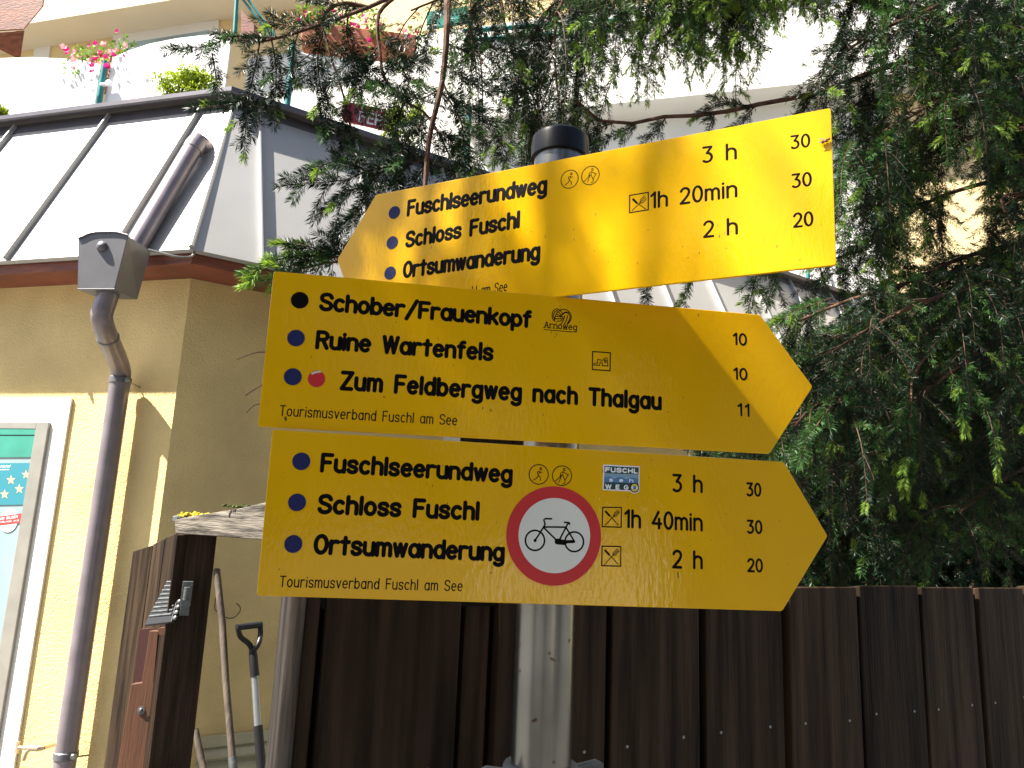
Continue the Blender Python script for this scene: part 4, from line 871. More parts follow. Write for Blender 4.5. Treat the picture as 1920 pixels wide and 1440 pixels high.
# upper balcony rails
ub = thing('upper_balcony_rail', at(445, 40, 5.3), 'teal upper balcony railing with a red brown board behind the spruce tip', 'railing')
mb = MB(); mb.tube([at(440, 68, 5.3), at(446, -30, 5.3)], .017, 10); mb.build('post', M['teal'], ub, smooth=True)
mb = MB(); mb.prism([at(452, 18, 5.36), at(492, 62, 5.36), at(452, 66, 5.36)], V(0, .03, 0)); mb.build('board', M['fascia'], ub)
for o in (0, 9):
    mb = MB(); mb.tube([at(452 + o, -6, 5.33), at(508 + o, 68, 5.33)], .011, 8); mb.build('rail', M['teal'], ub, smooth=True)
ub2 = thing('upper_balcony_rail', at(1000, 55, 6.0), 'pair of thin teal upper balcony rails behind the hanging branches left of the pole cap', 'railing')
for y in (52, 70):
    mb = MB(); mb.tube([at(870, y + 6, 6.2), at(1160, y - 14, 6.0)], .022, 8); mb.build('rail', M['teal'], ub2, smooth=True)
mb = MB(); mb.prism([at(800, 22, 6.2), at(878, 12, 6.2), at(878, 40, 6.2), at(800, 52, 6.2)], V(0, .04, 0)); mb.build('board', M['shade_teal'], ub2)

# ------------------------------------------------------------------ spruce
class Fol:
    """needles and twigs of one limb, gathered as triangles"""
    def __init__(s, sc=1.0, wide=1.0): s.t = []; s.m = []; s.sc = sc; s.wide = wide
    def tri(s, A, mi): s.t.append(A.reshape(-1, 3, 3)); s.m.append(np.full(len(s.t[-1]), mi, np.int32))
    def stem(s, P, r0_, r1_, mi=0, seg=4):
        n = len(P); T = np.gradient(P, axis=0); T /= np.linalg.norm(T, axis=1)[:, None] + 1e-9
        ref = np.where(np.abs(T[:, 2:3]) < .9, np.array([[0, 0, 1.]]), np.array([[1., 0, 0]])); a = np.cross(T, ref); a /= np.linalg.norm(a, axis=1)[:, None] + 1e-9; b = np.cross(T, a)
        r = np.linspace(r0_, r1_, n)[:, None, None]; t = np.arange(seg) * 2 * math.pi / seg
        ring = P[:, None] + r * (a[:, None] * np.cos(t)[None, :, None] + b[:, None] * np.sin(t)[None, :, None])
        nx = np.roll(ring, -1, 1); q = np.stack([ring[:-1], nx[:-1], nx[1:], ring[:-1], nx[1:], ring[1:]], 2)
        s.tri(q.reshape(-1, 3, 3), mi)
    def needles(s, P, s0, s1, n, L_, wd, mi, inc=(48, 70), flat=.8):
        """needles stand left and right of the shoot like a loose comb, some above it"""
        if n < 1: return
        u = rng.uniform(s0, s1, n) * (len(P) - 1); i = np.minimum(u.astype(int), len(P) - 2); f = (u - i)[:, None]
        p = P[i] * (1 - f) + P[i + 1] * f; T = P[i + 1] - P[i]; T /= np.linalg.norm(T, axis=1)[:, None] + 1e-9
        c = rng.normal(size=3) * .5 + np.array([.0, -1.0, .5]); sd0 = np.cross(P[-1] - P[0], c); sd0 /= np.linalg.norm(sd0) + 1e-9
        q = sd0 * rng.choice([-1, 1], (n, 1)) * flat + rng.normal(size=(n, 3)) * .42; q -= T * (q * T).sum(1)[:, None]; q /= np.linalg.norm(q, axis=1)[:, None] + 1e-9
        a = np.radians(rng.uniform(*inc, n))[:, None]; d = T * np.cos(a) + q * np.sin(a); l = (L_ * s.sc * rng.uniform(.75, 1.1, n))[:, None]
        sd = np.cross(d, rng.normal(size=(n, 3))); sd /= np.linalg.norm(sd, axis=1)[:, None] + 1e-9; wd = wd * s.sc * s.wide
        mid = p + d * l * .55; tip = p + d * l + T * l * .10
        A = np.stack([p, mid + sd * wd * .5, tip, p, tip, mid - sd * wd * .5], 1)
        s.tri(A.reshape(-1, 3, 3), mi)
    def build(s, name, mats, parent):
        A = np.concatenate(s.t).astype(np.float32); mi = np.concatenate(s.m); n = len(A)
        A = A - origin_of(parent).astype(np.float32)
        me = bpy.data.meshes.new(name); me.vertices.add(n * 3); me.vertices.foreach_set('co', A.ravel())
        me.loops.add(n * 3); me.loops.foreach_set('vertex_index', np.arange(n * 3, dtype=np.int32))
        me.polygons.add(n); me.polygons.foreach_set('loop_start', np.arange(0, n * 3, 3, dtype=np.int32))
        for m in mats: me.materials.append(m)
        me.polygons.foreach_set('material_index', mi); me.update(calc_edges=True); me.validate()
        return link_mesh(name, me, parent), n
def curve(P, n=14):
    P = np.asarray(P, float)
    if len(P) > 2: P = np.array(spline([tuple(p) for p in P], 6))
    d = np.r_[0, np.cumsum(np.linalg.norm(np.diff(P, axis=0), axis=1))]; t = np.linspace(0, d[-1], n)
    return np.stack([np.interp(t, d, P[:, k]) for k in range(3)], 1)
NEED = 1.0          # needle density
def shoot(F, p, d, L_, fresh, mi, sag=.25, dens=1.0):
    n = 6; t = np.linspace(0, 1, n)[:, None]
    P = p + d * L_ * t + np.array([0, 0, -1]) * sag * L_ * t ** 2
    F.stem(P, .0013, .0007, 0, 3)
    k = int(L_ * 1000 * NEED * dens / F.sc ** .7)
    nl = .0185
    if fresh > 0:
        cut = max(.1, 1 - fresh / max(L_, 1e-3)); F.needles(P, 0, cut, int(k * cut), nl, .0019, mi); F.needles(P, cut, 1.06, int(k * (1 - cut) * 1.5) + 12, nl * .9, .0021, 3, (22, 52))
    else:
        F.needles(P, 0, 1, k, nl, .0019, mi); F.needles(P[-2:], .3, 1, 8, nl, .0019, mi, (5, 45))
def twig(F, pts, shoots=.10, fresh=.3, mi=1, r=.0026, bare=0.0, step=.026, dens=1.0, n=None, flat=None, needles=True):
    """an axis with side shoots left and right, longest in the lower half"""
    P = curve(pts, n or 14); L_ = np.linalg.norm(np.diff(P, axis=0), axis=1).sum()
    F.stem(P, r, .0010, 0, 4)
    if needles: F.needles(P, bare + .1, 1, int(L_ * 900 * NEED * dens * (1 - bare)), .0180, .0019, mi)
    T = np.gradient(P, axis=0); T /= np.linalg.norm(T, axis=1)[:, None] + 1e-9
    side = flat if flat is not None else unit(np.cross(T[len(T) // 2], unit(V(*rng.normal(size=3)) * .6 + V(0, -1, .25))))
    k = max(2, int(L_ * (1 - bare) / step)); s_ = 1
    for i in range(k):
        u = bare + (1 - bare) * (i + .5 + rng.uniform(-.3, .3)) / k; j = u * (len(P) - 1); a = min(int(j), len(P) - 2); p = P[a] + (P[a + 1] - P[a]) * (j - a)
        t_ = T[a]; ang = R(rng.uniform(38, 62)); sd = side * s_ + V(*rng.normal(size=3)) * .28; sd = unit(sd - t_ * np.dot(sd, t_))
        d = t_ * math.cos(ang) + sd * math.sin(ang)
        ln = shoots * (1 - .65 * abs(u - .35)) * rng.uniform(.55, 1.1) * (1 if u < .8 else .7)
        fr = rng.uniform(.02, .04) if (u > .62 and rng.uniform() < fresh * 1.7) else 0
        shoot(F, p, d, ln, fr, mi if rng.uniform() < .8 else (2 if mi == 1 else 1), dens=dens); s_ = -s_
    shoot(F, P[-1], T[-1], .035, .034 if rng.uniform() < fresh * 1.3 else 0, mi, .1, dens)
TREE_P = V(3.0, 3.7, 0)
spruce = thing('spruce_tree', TREE_P, 'large drooping spruce with dark green needles and lime shoot tips behind the signs and fence', 'tree')
tk = MB(); tk.tube([TREE_P + V(.02 * math.sin(z * 1.3), .02 * math.cos(z), z) for z in np.linspace(0, 9, 14)], list(np.linspace(.17, .07, 14)), 14)
tk.build('trunk', M['bark'], spruce, smooth=True)
FM = [M['twig'], M['n_dark'], M['n_mid'], M['n_new']]
NT = 0
def limb(pts, r0_=.012, r1_=.004, fill=None, twigs=(), conn=True):
    """one limb: wood, with its foliage as a child. twigs: list of explicit (points, kwargs); fill: dict for hanging twigs along it"""
    global NT
    P = curve(pts, 26); mb = MB(); mb.tube(list(P), list(np.linspace(r0_, r1_, len(P))), 8)
    hub = TREE_P + Z * (P[0][2] + .25)
    if conn and r0_ >= .012 and np.linalg.norm((P[0] - hub)[:2]) > .3:      # carry the limb on to the trunk
        mb.tube(curve([hub, hub * .55 + P[0] * .45 + Z * .12, P[0]], 10), list(np.linspace(r0_ * 1.9, r0_, 10)), 8)
    br = mb.build('branch', M['bark'], spruce, smooth=True)
    F = Fol(*(fill or {}).get('scale', (1.15, .95) if fill else (1.34, .80)))
    for q, kw in twigs:
        kw = dict(kw); kw['dens'] = kw.get('dens', 1.0) * 1.75; kw['shoots'] = kw.get('shoots', .1) * 1.5; kw['step'] = kw.get('step', .02) * 1.6; twig(F, q, **kw)
    if fill:
        T = np.gradient(P, axis=0); n = fill['n']; a0, a1 = fill.get('range', (.05, 1))
        for i in range(n):
            u = a0 + (a1 - a0) * (i + rng.uniform(0, 1)) / n; j = u * (len(P) - 1); a = min(int(j), len(P) - 2); p = P[a] + (P[a + 1] - P[a]) * (j - a); t_ = unit(T[a])
            L_ = fill['len'] * rng.uniform(.6, 1.15); sd = unit(np.cross(t_, Z)) * rng.choice([-1, 1])
            out = unit(t_ * rng.uniform(.1, .9) + sd * rng.uniform(.2, 1.0) + Z * rng.uniform(-.2, .25) + np.asarray(fill.get('bias', (0, 0, 0))))
            dr = fill.get('droop', .8)
            Q = [p, p + out * L_ * .35 - Z * L_ * .06 * dr, p + out * L_ * .6 - Z * L_ * .32 * dr, p + out * L_ * (.75 - .1 * dr) - Z * L_ * (.25 + .45 * dr)]
            if fill.get('mask') and not all(fill['mask'](q_) for q_ in Q[1:]): continue
            mi = 2 if rng.uniform() < fill.get('bright', .25) else 1
            twig(F, Q, shoots=fill.get('sh', .09), fresh=fill.get('fresh', .3), mi=mi, bare=rng.uniform(0, fill.get('bare', .25)), dens=fill.get('dens', 1.0), step=fill.get('step', .028))
    if F.t:
        o, n_ = F.build('foliage', FM, br); NT += n_
    return br
def px(L_, Y): return [at(x, y, Y + dy) for x, y, dy in [(q + (0,))[:3] for q in L_]]
def proj(p):
    d = p - EYE; z_ = np.dot(d, fw); return 960 + F_PX * np.dot(d, rt) / z_, 720 - F_PX * np.dot(d, up) / z_
def not_in(*boxes):
    def f(p):
        x, y = proj(p)
        return not any(a < x < c and b < y < d_ for a, b, c, d_ in boxes)
    return f
GAPS = not_in((1180, 215, 1480, 330), (1455, 45, 1560, 150), (1785, 320, 1845, 480), (0, 0, 330, 600), (330, 250, 520, 460), (1130, 190, 1330, 240), (640, 180, 745, 255))
k_ = dict
Y1 = 1.85
# upper left limb with the sprays that stand against the white terrace
limb(px([(1060, -160, .5), (860, -70, .3), (760, -20, .12), (690, 14), (600, 46), (520, 72), (470, 78), (410, 72)], Y1), .014, .003, None, [
    (px([(520, 72), (430, 68), (400, 84), (332, 92)], Y1), k_(shoots=.055, fresh=.12, step=.018, dens=1.2)),
    (px([(487, 79), (478, 130), (466, 185), (458, 275)], Y1), k_(shoots=.045, fresh=.35, step=.022, dens=1.2)),
    (px([(509, 74), (517, 120), (517, 165), (515, 215)], Y1), k_(shoots=.035, fresh=.5, step=.024, dens=1.1)),
    (px([(398, 100), (402, 125), (408, 165)], Y1), k_(shoots=.03, fresh=0, step=.02)),
    (px([(466, 190), (430, 198), (380, 200)], Y1), k_(shoots=.035, fresh=.4, step=.022)),
    (px([(610, 50), (596, 100), (600, 160), (616, 250)], Y1), k_(shoots=.045, fresh=.35, step=.022, dens=1.2)),
    (px([(592, 94), (560, 118), (527, 148), (484, 217)], Y1), k_(shoots=.03, fresh=0, bare=.75, r=.002, needles=False)),
    (px([(600, 120), (570, 145), (525, 172)], Y1), k_(shoots=.03, fresh=.0, step=.024)),
    (px([(640, 34), (560, 50), (500, 40)], Y1), k_(shoots=.07, fresh=.1, step=.022)),
    (px([(655, 26), (650, 60), (665, 130), (672, 190)], Y1), k_(shoots=.06, fresh=.15, step=.02)),
    (px([(560, 58), (550, 100), (556, 140)], Y1), k_(shoots=.04, fresh=.2, step=.022)),
    (px([(690, 14), (640, 10), (580, -4)], Y1), k_(shoots=.07, fresh=.05, step=.022))])
limb(px([(690, 14, -.05), (640, 6, -.05), (606, 34), (617, 94), (642, 173), (655, 232)], Y1 + .05), .006, .002, None, [
    (px([(610, 70), (650, 110), (690, 125), (735, 170)], Y1 + .05), k_(shoots=.06, fresh=.1, step=.02)),
    (px([(642, 173), (650, 200), (640, 250), (650, 290)], Y1 + .05), k_(shoots=.06, fresh=.2, step=.022)),
    (px([(630, 140), (612, 175), (600, 215)], Y1 + .05), k_(shoots=.04, fresh=.3, step=.022)),
    (px([(655, 228), (662, 250), (668, 262)], Y1 + .05), k_(shoots=.03, fresh=.2, step=.022))])
limb(px([(770, -28, .05), (716, 16), (708, 50), (712, 94), (722, 150), (760, 190), (795, 210), (823, 250), (846, 300)], Y1 + .08), .007, .0025, None, [
    (px([(712, 80), (690, 115), (660, 150), (640, 155)], Y1 + .08), k_(shoots=.06, fresh=.1, step=.02)),
    (px([(716, 60), (750, 100), (770, 150), (790, 160)], Y1 + .08), k_(shoots=.06, fresh=.2, step=.02)),
    (px([(722, 150), (690, 160), (660, 150)], Y1 + .08), k_(shoots=.06, fresh=.1, step=.02)),
    (px([(760, 190), (742, 235), (735, 285), (724, 330)], Y1 + .08), k_(shoots=.06, fresh=.15, step=.02)),
    (px([(795, 210), (790, 260), (800, 310)], Y1 + .08), k_(shoots=.05, fresh=.15, step=.022)),
    (px([(823, 250), (860, 262), (880, 300), (875, 330)], Y1 + .08), k_(shoots=.05, fresh=.2, step=.022)),
    (px([(722, 140), (738, 120), (800, 100)], Y1 + .08), k_(shoots=.06, fresh=.2, step=.02))])
# reddish main stem hanging left of the pole with its side sprays
limb(px([(862, -71, .32), (842, -30, .1), (838, 40), (836, 90), (827, 165), (806, 253), (797, 350)], Y1 - .02), .0125, .006, None, [
    (px([(800, 300), (740, 310), (690, 320), (642, 338), (545, 346)], Y1), k_(shoots=.085, fresh=.12, step=.017, dens=1.25, flat=unit(V(.1, -.5, 1)))),
    (px([(720, 312), (700, 345), (682, 383), (640, 432)], Y1), k_(shoots=.07, fresh=.1, step=.018, dens=1.2)),
    (px([(700, 360), (655, 356), (606, 398)], Y1), k_(shoots=.05, fresh=.1, step=.018, dens=1.2)),
    (px([(690, 322), (640, 300), (585, 318)], Y1), k_(shoots=.045, fresh=.1, step=.02, dens=1.2)),
    (px([(826, 170), (850, 200), (868, 240), (870, 300)], Y1), k_(shoots=.07, fresh=.15, step=.018)),
    (px([(815, 215), (770, 250), (750, 300), (745, 360)], Y1), k_(shoots=.08, fresh=.15, step=.016)),
    (px([(812, 240), (850, 270), (860, 310), (850, 335)], Y1), k_(shoots=.07, fresh=.15, step=.018)),
    (px([(827, 165), (790, 185), (750, 180), (700, 210)], Y1), k_(shoots=.08, fresh=.2, step=.018)),
    (px([(832, 120), (880, 150), (920, 160), (960, 190)], Y1), k_(shoots=.07, fresh=.2, step=.02)),
    (px([(836, 80), (880, 95), (930, 90), (985, 110)], Y1), k_(shoots=.07, fresh=.2, step=.02)),
    (px([(830, 150), (850, 190), (905, 215), (935, 260), (945, 300)], Y1), k_(shoots=.07, fresh=.15, step=.02)),
    (px([(800, 310), (780, 335), (770, 365)], Y1), k_(shoots=.06, fresh=.15, step=.018)),
    (px([(800, 320), (720, 370), (664, 415), (636, 440), (621, 516)], Y1), k_(shoots=.02, fresh=0, bare=.8, r=.002, needles=False))], conn=False)
limb(px([(760, 640, .3), (720, 560, .15), (680, 500), (624, 482), (560, 480)], 1.55), .005, .002, None, [
    (px([(624, 482), (552, 480), (484, 500)], 1.55), k_(shoots=.055, fresh=.35, step=.015, mi=2, dens=1.2)), (px([(640, 486), (590, 465), (545, 457)], 1.55), k_(shoots=.05, fresh=.2, step=.016, dens=1.2)),
    (px([(640, 490), (580, 500), (520, 520), (484, 528)], 1.55), k_(shoots=.05, fresh=.5, step=.015, mi=2, dens=1.2)), (px([(670, 500), (640, 470), (620, 455)], 1.55), k_(shoots=.05, fresh=.1, step=.016, dens=1.2))])
# bare twigs peeping out left of the middle sign
limb(px([(700, 700), (560, 668), (495, 660), (470, 664), (444, 674)], 1.1), .0016, .0008, None, [])
limb(px([(700, 760), (540, 700), (488, 724), (470, 735), (460, 742)], 1.1), .0016, .0008, None, [])
limb(px([(700, 800), (540, 755), (484, 758), (472, 764), (462, 774)], 1.1), .0013, .0006, None, [])
# curtain above and left of the cap
for pts, Y, n, L_ in (([(1500, -420, .5), (1200, -220, .2), (1000, -90), (880, 20), (905, 120)], 2.15, 26, .34), ([(1500, -340, .5), (1250, -160, .2), (1090, -40), (1000, 60), (985, 170)], 2.25, 30, .34), ([(1500, -380, .4), (1250, -200, .2), (1130, -60), (1090, 60), (1080, 180), (1085, 230)], 2.35, 30, .32),
                      ([(1500, -300, .4), (1180, -120, .2), (1060, -10), (1040, 90), (1048, 190)], 2.05, 28, .28), ([(1400, -300, .4), (1000, -150, .2), (900, -60), (860, -20), (770, 20)], 2.0, 22, .30), ([(1300, -260, .4), (940, -120, .2), (940, 0), (960, 100), (1010, 200)], 2.2, 24, .26)):
    limb(px(pts, Y), .014, .003, k_(n=int(n * .82), len=L_ * 1.15, sh=.125, fresh=.12, droop=1.3, bright=.12, mask=GAPS, range=(.3, 1), step=.05))
# bright green sprays right of the pole
for pts, Y, n, L_ in (([(1700, -330, .5), (1450, -190, .2), (1300, -90), (1180, -20), (1130, 40)], 2.1, 30, .34), ([(1750, -260, .5), (1500, -130, .2), (1350, -60), (1250, 0), (1200, 60)], 2.2, 30, .34), ([(1750, -220, .5), (1560, -110, .2), (1440, -60), (1370, -10), (1330, 40)], 2.15, 26, .32),
                      ([(1750, -300, .5), (1540, -180, .2), (1400, -90), (1300, -30), (1270, 30)], 2.35, 24, .36), ([(1750, -200, .4), (1600, -80, .2), (1500, -50), (1430, -10), (1400, 10)], 2.3, 20, .30)):
    limb(px(pts, Y), .012, .003, k_(n=int(n * 1.4), len=L_ * 1.1, sh=.14, fresh=.9, droop=1.2, bright=.65, step=.046, mask=GAPS, range=(.3, 1), bias=(-.2, 0, 0)))  # more lime and mid-green needles here, also to make tips look sunlit
# lateral limb crossing above the right half of the top sign
limb(px([(1990, 30, .7), (1800, 85, .3), (1650, 130, .1), (1540, 172), (1420, 196), (1330, 215), (1250, 218), (1180, 232), (1110, 222), (1080, 190)], 2.15), .015, .005, k_(n=10, len=.14, sh=.06, fresh=.25, droop=1.0, bright=.3, range=(.0, .45)), [
    (px([(1420, 196), (1400, 215), (1378, 240)], 2.15), k_(shoots=.05, fresh=.3, step=.02)), (px([(1400, 200), (1350, 190), (1310, 215)], 2.15), k_(shoots=.05, fresh=.3, step=.02)),
    (px([(1250, 218), (1235, 240), (1215, 262)], 2.15), k_(shoots=.05, fresh=.2, step=.02)), (px([(1200, 228), (1160, 250), (1120, 268)], 2.15), k_(shoots=.06, fresh=.2, step=.02)), (px([(1150, 230), (1110, 250), (1090, 290)], 2.15), k_(shoots=.07, fresh=.2, step=.02)),
    (px([(1540, 172), (1510, 190), (1495, 230)], 2.15), k_(shoots=.03, fresh=.2, step=.03)), (px([(1340, 213), (1330, 240), (1325, 262)], 2.15), k_(shoots=.03, fresh=.1, step=.03))])
# right hand mass beside the top sign
for pts, Y, n, L_, br in (([(2050, -120, .5), (1900, -60, .3), (1760, 10), (1640, 60), (1570, 110)], 2.1, 30, .36, .3), ([(2060, 20, .6), (1920, 50, .3), (1800, 90), (1690, 140), (1600, 200)], 2.2, 34, .34, .3), ([(2060, 120, .6), (1930, 150, .3), (1820, 170), (1720, 210), (1620, 280)], 2.05, 34, .32, .35),
                      ([(2060, 200, .6), (1960, 230, .3), (1880, 250), (1800, 260), (1700, 320), (1620, 390)], 2.25, 34, .30, .3), ([(2060, 330, .6), (1960, 360, .3), (1880, 370), (1900, 420)], 2.1, 20, .28, .3), ([(2060, 300, .5), (1900, 330, .4), (1760, 370, .2), (1680, 420, .1), (1620, 470)], 2.5, 30, .28, .2),
                      ([(2060, -200, .6), (1850, -130, .3), (1680, -60), (1600, 0)], 2.4, 24, .34, .4), ([(2060, 60, .9), (1900, 130, .8), (1750, 220, .7), (1620, 300, .6)], 2.5, 28, .34, .2), ([(2060, -60, .9), (1900, 10, .8), (1800, 30, .7), (1700, 40, .6)], 2.5, 24, .34, .2)):
    limb(px(pts, Y), .014, .004, k_(n=int(n * 1.6), len=L_ * 1.15, sh=.13, fresh=.3, droop=1.2, bright=br, step=.046, mask=GAPS, bias=(-.15, -.1, 0)))
# dark lower mass above the fence
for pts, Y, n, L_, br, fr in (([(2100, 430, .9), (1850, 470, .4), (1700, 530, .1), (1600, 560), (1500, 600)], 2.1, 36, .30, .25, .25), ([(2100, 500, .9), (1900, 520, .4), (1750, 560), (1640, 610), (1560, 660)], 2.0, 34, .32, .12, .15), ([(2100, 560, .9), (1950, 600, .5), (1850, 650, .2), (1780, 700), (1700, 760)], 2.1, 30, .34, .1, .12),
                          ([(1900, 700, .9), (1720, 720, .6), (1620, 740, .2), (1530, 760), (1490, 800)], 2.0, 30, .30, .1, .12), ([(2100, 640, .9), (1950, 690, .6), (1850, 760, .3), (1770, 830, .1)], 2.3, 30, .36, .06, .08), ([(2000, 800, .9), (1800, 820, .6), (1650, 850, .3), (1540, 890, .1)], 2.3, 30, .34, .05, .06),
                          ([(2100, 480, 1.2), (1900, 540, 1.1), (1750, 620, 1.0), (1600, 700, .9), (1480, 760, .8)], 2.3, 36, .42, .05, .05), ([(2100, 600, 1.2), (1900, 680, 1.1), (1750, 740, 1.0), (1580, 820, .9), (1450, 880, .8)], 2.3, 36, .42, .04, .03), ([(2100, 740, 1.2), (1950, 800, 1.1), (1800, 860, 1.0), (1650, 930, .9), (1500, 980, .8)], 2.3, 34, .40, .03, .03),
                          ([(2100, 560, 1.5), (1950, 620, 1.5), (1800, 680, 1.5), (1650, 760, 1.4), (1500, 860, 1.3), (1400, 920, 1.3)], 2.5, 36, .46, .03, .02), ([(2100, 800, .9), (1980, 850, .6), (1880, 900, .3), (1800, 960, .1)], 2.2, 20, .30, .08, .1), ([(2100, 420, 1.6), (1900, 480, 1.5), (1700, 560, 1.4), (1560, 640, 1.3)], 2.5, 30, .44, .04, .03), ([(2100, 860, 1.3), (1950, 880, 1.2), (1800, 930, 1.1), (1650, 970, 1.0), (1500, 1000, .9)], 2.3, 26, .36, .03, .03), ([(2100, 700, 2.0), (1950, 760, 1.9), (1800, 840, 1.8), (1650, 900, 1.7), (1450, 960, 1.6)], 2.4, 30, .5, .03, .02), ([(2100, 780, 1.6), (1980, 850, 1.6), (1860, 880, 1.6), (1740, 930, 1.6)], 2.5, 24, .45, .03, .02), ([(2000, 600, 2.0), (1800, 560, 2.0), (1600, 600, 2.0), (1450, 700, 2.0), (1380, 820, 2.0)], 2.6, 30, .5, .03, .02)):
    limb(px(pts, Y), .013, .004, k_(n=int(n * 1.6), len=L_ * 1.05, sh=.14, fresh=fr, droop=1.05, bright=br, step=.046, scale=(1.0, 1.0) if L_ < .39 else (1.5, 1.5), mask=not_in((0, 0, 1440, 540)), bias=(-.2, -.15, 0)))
for i in range(12):
    y0 = 600 + 42 * i
    limb(px([(2080, y0 - 60, 1.8), (1900, y0, 1.7), (1740, y0 + 30, 1.6), (1560, y0 + 60, 1.5), (1420, y0 + 90, 1.4)], 2.4 + .1 * (i % 3)), .012, .004, k_(n=38, len=.5, sh=.16, fresh=.02, droop=.8, bright=.03, mask=not_in((0, 0, 1440, 560)), step=.045, scale=(1.9, 2.2)))
# fresh sprays that stand out against the dark
limb(px([(1760, 640, .3), (1715, 700, .1), (1708, 760), (1705, 840)], 1.9), .005, .002, None, [(px([(1706, 740), (1704, 800), (1705, 850), (1700, 900)], 1.9), k_(shoots=.07, fresh=.8, step=.018, mi=2, dens=1.2)), (px([(1780, 690), (1800, 740), (1808, 790)], 1.95), k_(shoots=.03, fresh=.9, step=.03, mi=2)), (px([(1560, 560), (1500, 580), (1470, 600)], 1.95), k_(shoots=.07, fresh=.5, step=.018, mi=2)), (px([(1560, 760), (1530, 800), (1505, 850)], 1.9), k_(shoots=.07, fresh=.1, step=.018, mi=2)), (px([(1620, 700), (1570, 760), (1560, 820)], 1.9), k_(shoots=.08, fresh=.2, step=.018))])
# tips hanging below the right end of the top sign
limb(px([(1620, 470, .3), (1500, 500, .1), (1400, 510), (1300, 520), (1215, 530)], 2.2), .004, .0015, None, [(px([(1215, 528), (1212, 545), (1210, 560)], 2.2), k_(shoots=.03, fresh=0, step=.015)), (px([(1300, 520), (1290, 540), (1280, 556)], 2.2), k_(shoots=.04, fresh=1, step=.015, mi=2)), (px([(1420, 510), (1412, 540), (1405, 575)], 2.2), k_(shoots=.05, fresh=.9, step=.015, mi=2)), (px([(1460, 505), (1450, 535), (1440, 560)], 2.2), k_(shoots=.05, fresh=.5, step=.015, mi=2))])
# limbs reaching forward overhead, out of the picture: they cast the dapple on the signs and shade the fence
TOP = TREE_P + V(-.03, 0, 4.6)
rng = np.random.default_rng(21)
def shade_ok(p):
    x4 = p[0] + SUN[0] / SUN[2] * (4.2 - p[2]); y4 = p[1] + SUN[1] / SUN[2] * (4.2 - p[2])
    lit = -1.50 < x4 < -1.0 and -.15 < y4 < .65
    if -1.78 < x4 <= -1.47 and .325 < y4 < .55: return rng.uniform() < .45
    return not lit or rng.uniform() < .05
for P, n, L_ in (([TOP, V(1.2, 2.0, 4.9), V(-.4, .75, 4.7), V(-1.5, .35, 4.4), V(-2.5, .15, 4.0)], 130, .55), ([TOP + Z * .2, V(1.0, 1.6, 5.2), V(-.5, .45, 5.0), V(-1.7, .15, 4.6), V(-2.6, -.1, 4.2)], 110, .6), ([TOP - Z * .3, V(1.2, 1.8, 4.5), V(-.3, .75, 4.3), V(-1.4, .42, 4.05), V(-2.2, .35, 3.7)], 110, .5),
                 ([TOP + Z * .4, V(1.0, 1.2, 5.5), V(.2, -.3, 5.2), V(-.8, -1.2, 4.6), V(-1.6, -1.6, 4.0)], 60, .6), ([TOP + Z * .1, V(1.6, 1.4, 4.8), V(1.2, .2, 4.5), V(.9, -.9, 4.0), V(.7, -1.6, 3.4)], 60, .6), ([TOP, V(.6, 2.2, 5.2), V(-1.3, 1.2, 5.0), V(-2.2, .7, 4.6), V(-2.9, .5, 4.3)], 50, .5)):
    limb(P, .03, .006, k_(n=n, len=L_, sh=.13, fresh=.2, droop=.6, bright=.2, range=(.3, 1), step=.036, mask=shade_ok))
limb([TOP + Z * .1, V(1.0, 1.9, 5.0), V(-.6, .75, 4.75), V(-1.62, .32, 4.3), V(-2.6, .15, 4.05)], .03, .006, k_(n=110, len=.42, sh=.14, fresh=.1, droop=.5, bright=.1, range=(.66, 1), step=.03, mask=shade_ok, scale=(1.4, 1.6)))
limb([TOP + Z * .0, V(1.0, 1.8, 4.7), V(-.5, .7, 4.4), V(-1.55, .27, 4.0), V(-2.4, .10, 3.75)], .03, .006, k_(n=110, len=.42, sh=.14, fresh=.1, droop=.5, bright=.1, range=(.66, 1), step=.03, mask=shade_ok, scale=(1.4, 1.6)))
limb([TOP + Z * .3, V(1.2, 2.0, 5.05), V(-.5, .55, 4.9), V(-1.3, .22, 4.7), V(-1.8, .12, 4.55)], .012, .003, k_(n=12, len=.24, sh=.07, fresh=.1, droop=.7, bright=.1, range=(.76, 1), step=.04, dens=.9))
# a thin veil higher up: soft patches of sun on the upper signs
limb([TREE_P + V(-.03, 0, 7.2), V(1.2, 2.3, 7.1), V(-1.0, .7, 6.9), V(-2.3, .0, 6.6), V(-3.2, -.4, 6.3)], .016, .003, k_(n=26, len=.40, sh=.10, fresh=.1, droop=.5, bright=.1, range=(.66, 1), step=.036))
limb([TREE_P + V(-.03, 0, 7.0), V(1.2, 2.4, 6.9), V(-.8, .9, 6.7), V(-2.1, .2, 6.4), V(-3.0, -.1, 6.1)], .016, .003, k_(n=15, len=.40, sh=.10, fresh=.1, droop=.5, bright=.1, range=(.66, 1), step=.036))
for k in range(1):  # unseen limb added to shade the front of the lower mass
    limb([TREE_P + V(-.03, 0, 4.9), V(1.7, 2.1 + .1 * k, 4.8), V(.6, 1.45 + .1 * k, 4.55), V(-.75, 1.28 + .1 * k, 4.4)], .02, .004, k_(n=46, len=.28, sh=.13, fresh=.1, droop=.3, bright=.1, range=(.35, 1), step=.034, scale=(1.4, 1.5)))
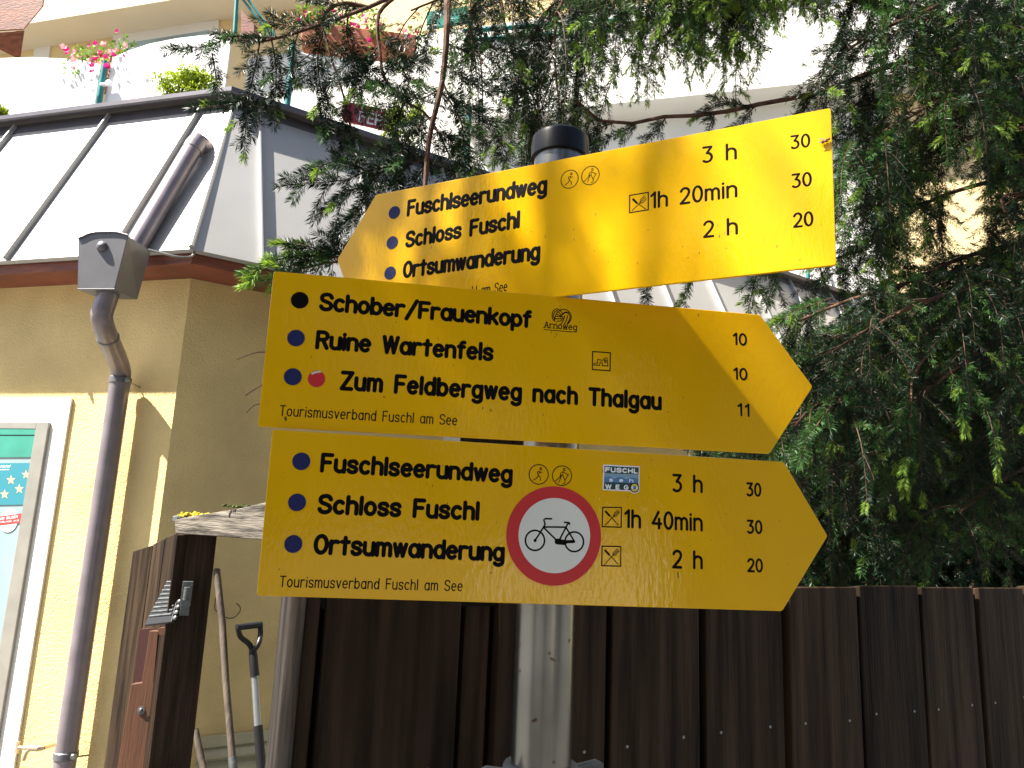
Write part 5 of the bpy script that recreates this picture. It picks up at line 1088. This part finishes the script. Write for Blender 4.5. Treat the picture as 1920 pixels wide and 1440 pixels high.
# limbs above the picture that keep the lower branches in shade
for k in (3,):
    limb([TREE_P + V(-.03, 0, 4.9), V(1.7, 2.7 + .12 * k, 4.75), V(.5, 2.22 + .16 * k, 4.55), V(-.7, 2.12 + .16 * k, 4.35)], .02, .004, k_(n=44, len=.36, sh=.13, fresh=.1, droop=.3, bright=.1, range=(.2, 1), step=.034, scale=(1.4, 1.5)))
print('needle triangles', NT)

# ------------------------------------------------------------------ trees added unseen behind the viewer, for sign reflections and to block sky
def unseen_tree(c, rad, n, label):
    t_ = thing('unseen_tree', V(c[0], c[1], 0), label, 'tree', 'unseen trees added behind the viewer')
    mb = MB(); mb.tube([V(c[0], c[1], 0), V(c[0] + .1, c[1], c[2] * .5), V(c[0] - .05, c[1], c[2])], [.2, .14, .05], 10); mb.build('trunk', M['bark'], t_, smooth=True)
    mb = MB()
    for i in range(n):
        d = unit(rng.normal(size=3)); o = d * np.asarray(rad) * rng.uniform(.35, 1.0); leaves(mb, np.asarray(c) + o, (.5, .5, .45), 110, .24, 0)
    mb.build('crown', [M['n_dark']], t_)
unseen_tree((-.6, -5.5, 3.4), (2.0, 1.4, 2.8), 62, 'unseen dark leafy tree added straight behind the viewer')
unseen_tree((2.9, -5.2, 3.6), (1.9, 1.3, 3.0), 60, 'unseen tall dark leafy tree added in front of the white house')
unseen_tree((7.6, -4.6, 3.8), (2.0, 1.5, 3.4), 70, 'unseen broad dark leafy tree added right of the white house')
unseen_tree((-5.6, -4.4, 3.8), (2.1, 1.6, 3.4), 66, 'unseen dark leafy tree added at the left end of the row')
hs_ = thing('unseen_house', V(8.4, -11, 0), 'unseen white gabled house added behind the viewer for sign reflections', 'house')  # its sunlit side wall is added as a bright reflection for the signs
mb = MB(); mb.box(V(8.4, -11, 2.6), 5.8, 6.0, 5.2); mb.build('wall', M['white_wall'], hs_)
mb = MB(); mb.prism([V(5.1, -14.3, 5.2), V(5.1, -7.7, 5.2), V(5.1, -11, 7.6)], V(6.6, 0, 0)); mb.build('roof', M['roof_dark'], hs_)
for y in (-12.6, -9.6):
    for z in (1.6, 3.9):
        mb = MB(); mb.box(V(5.48, y, z), .06, 1.0, 1.2); wn = mb.build('window', M['glass'], hs_)
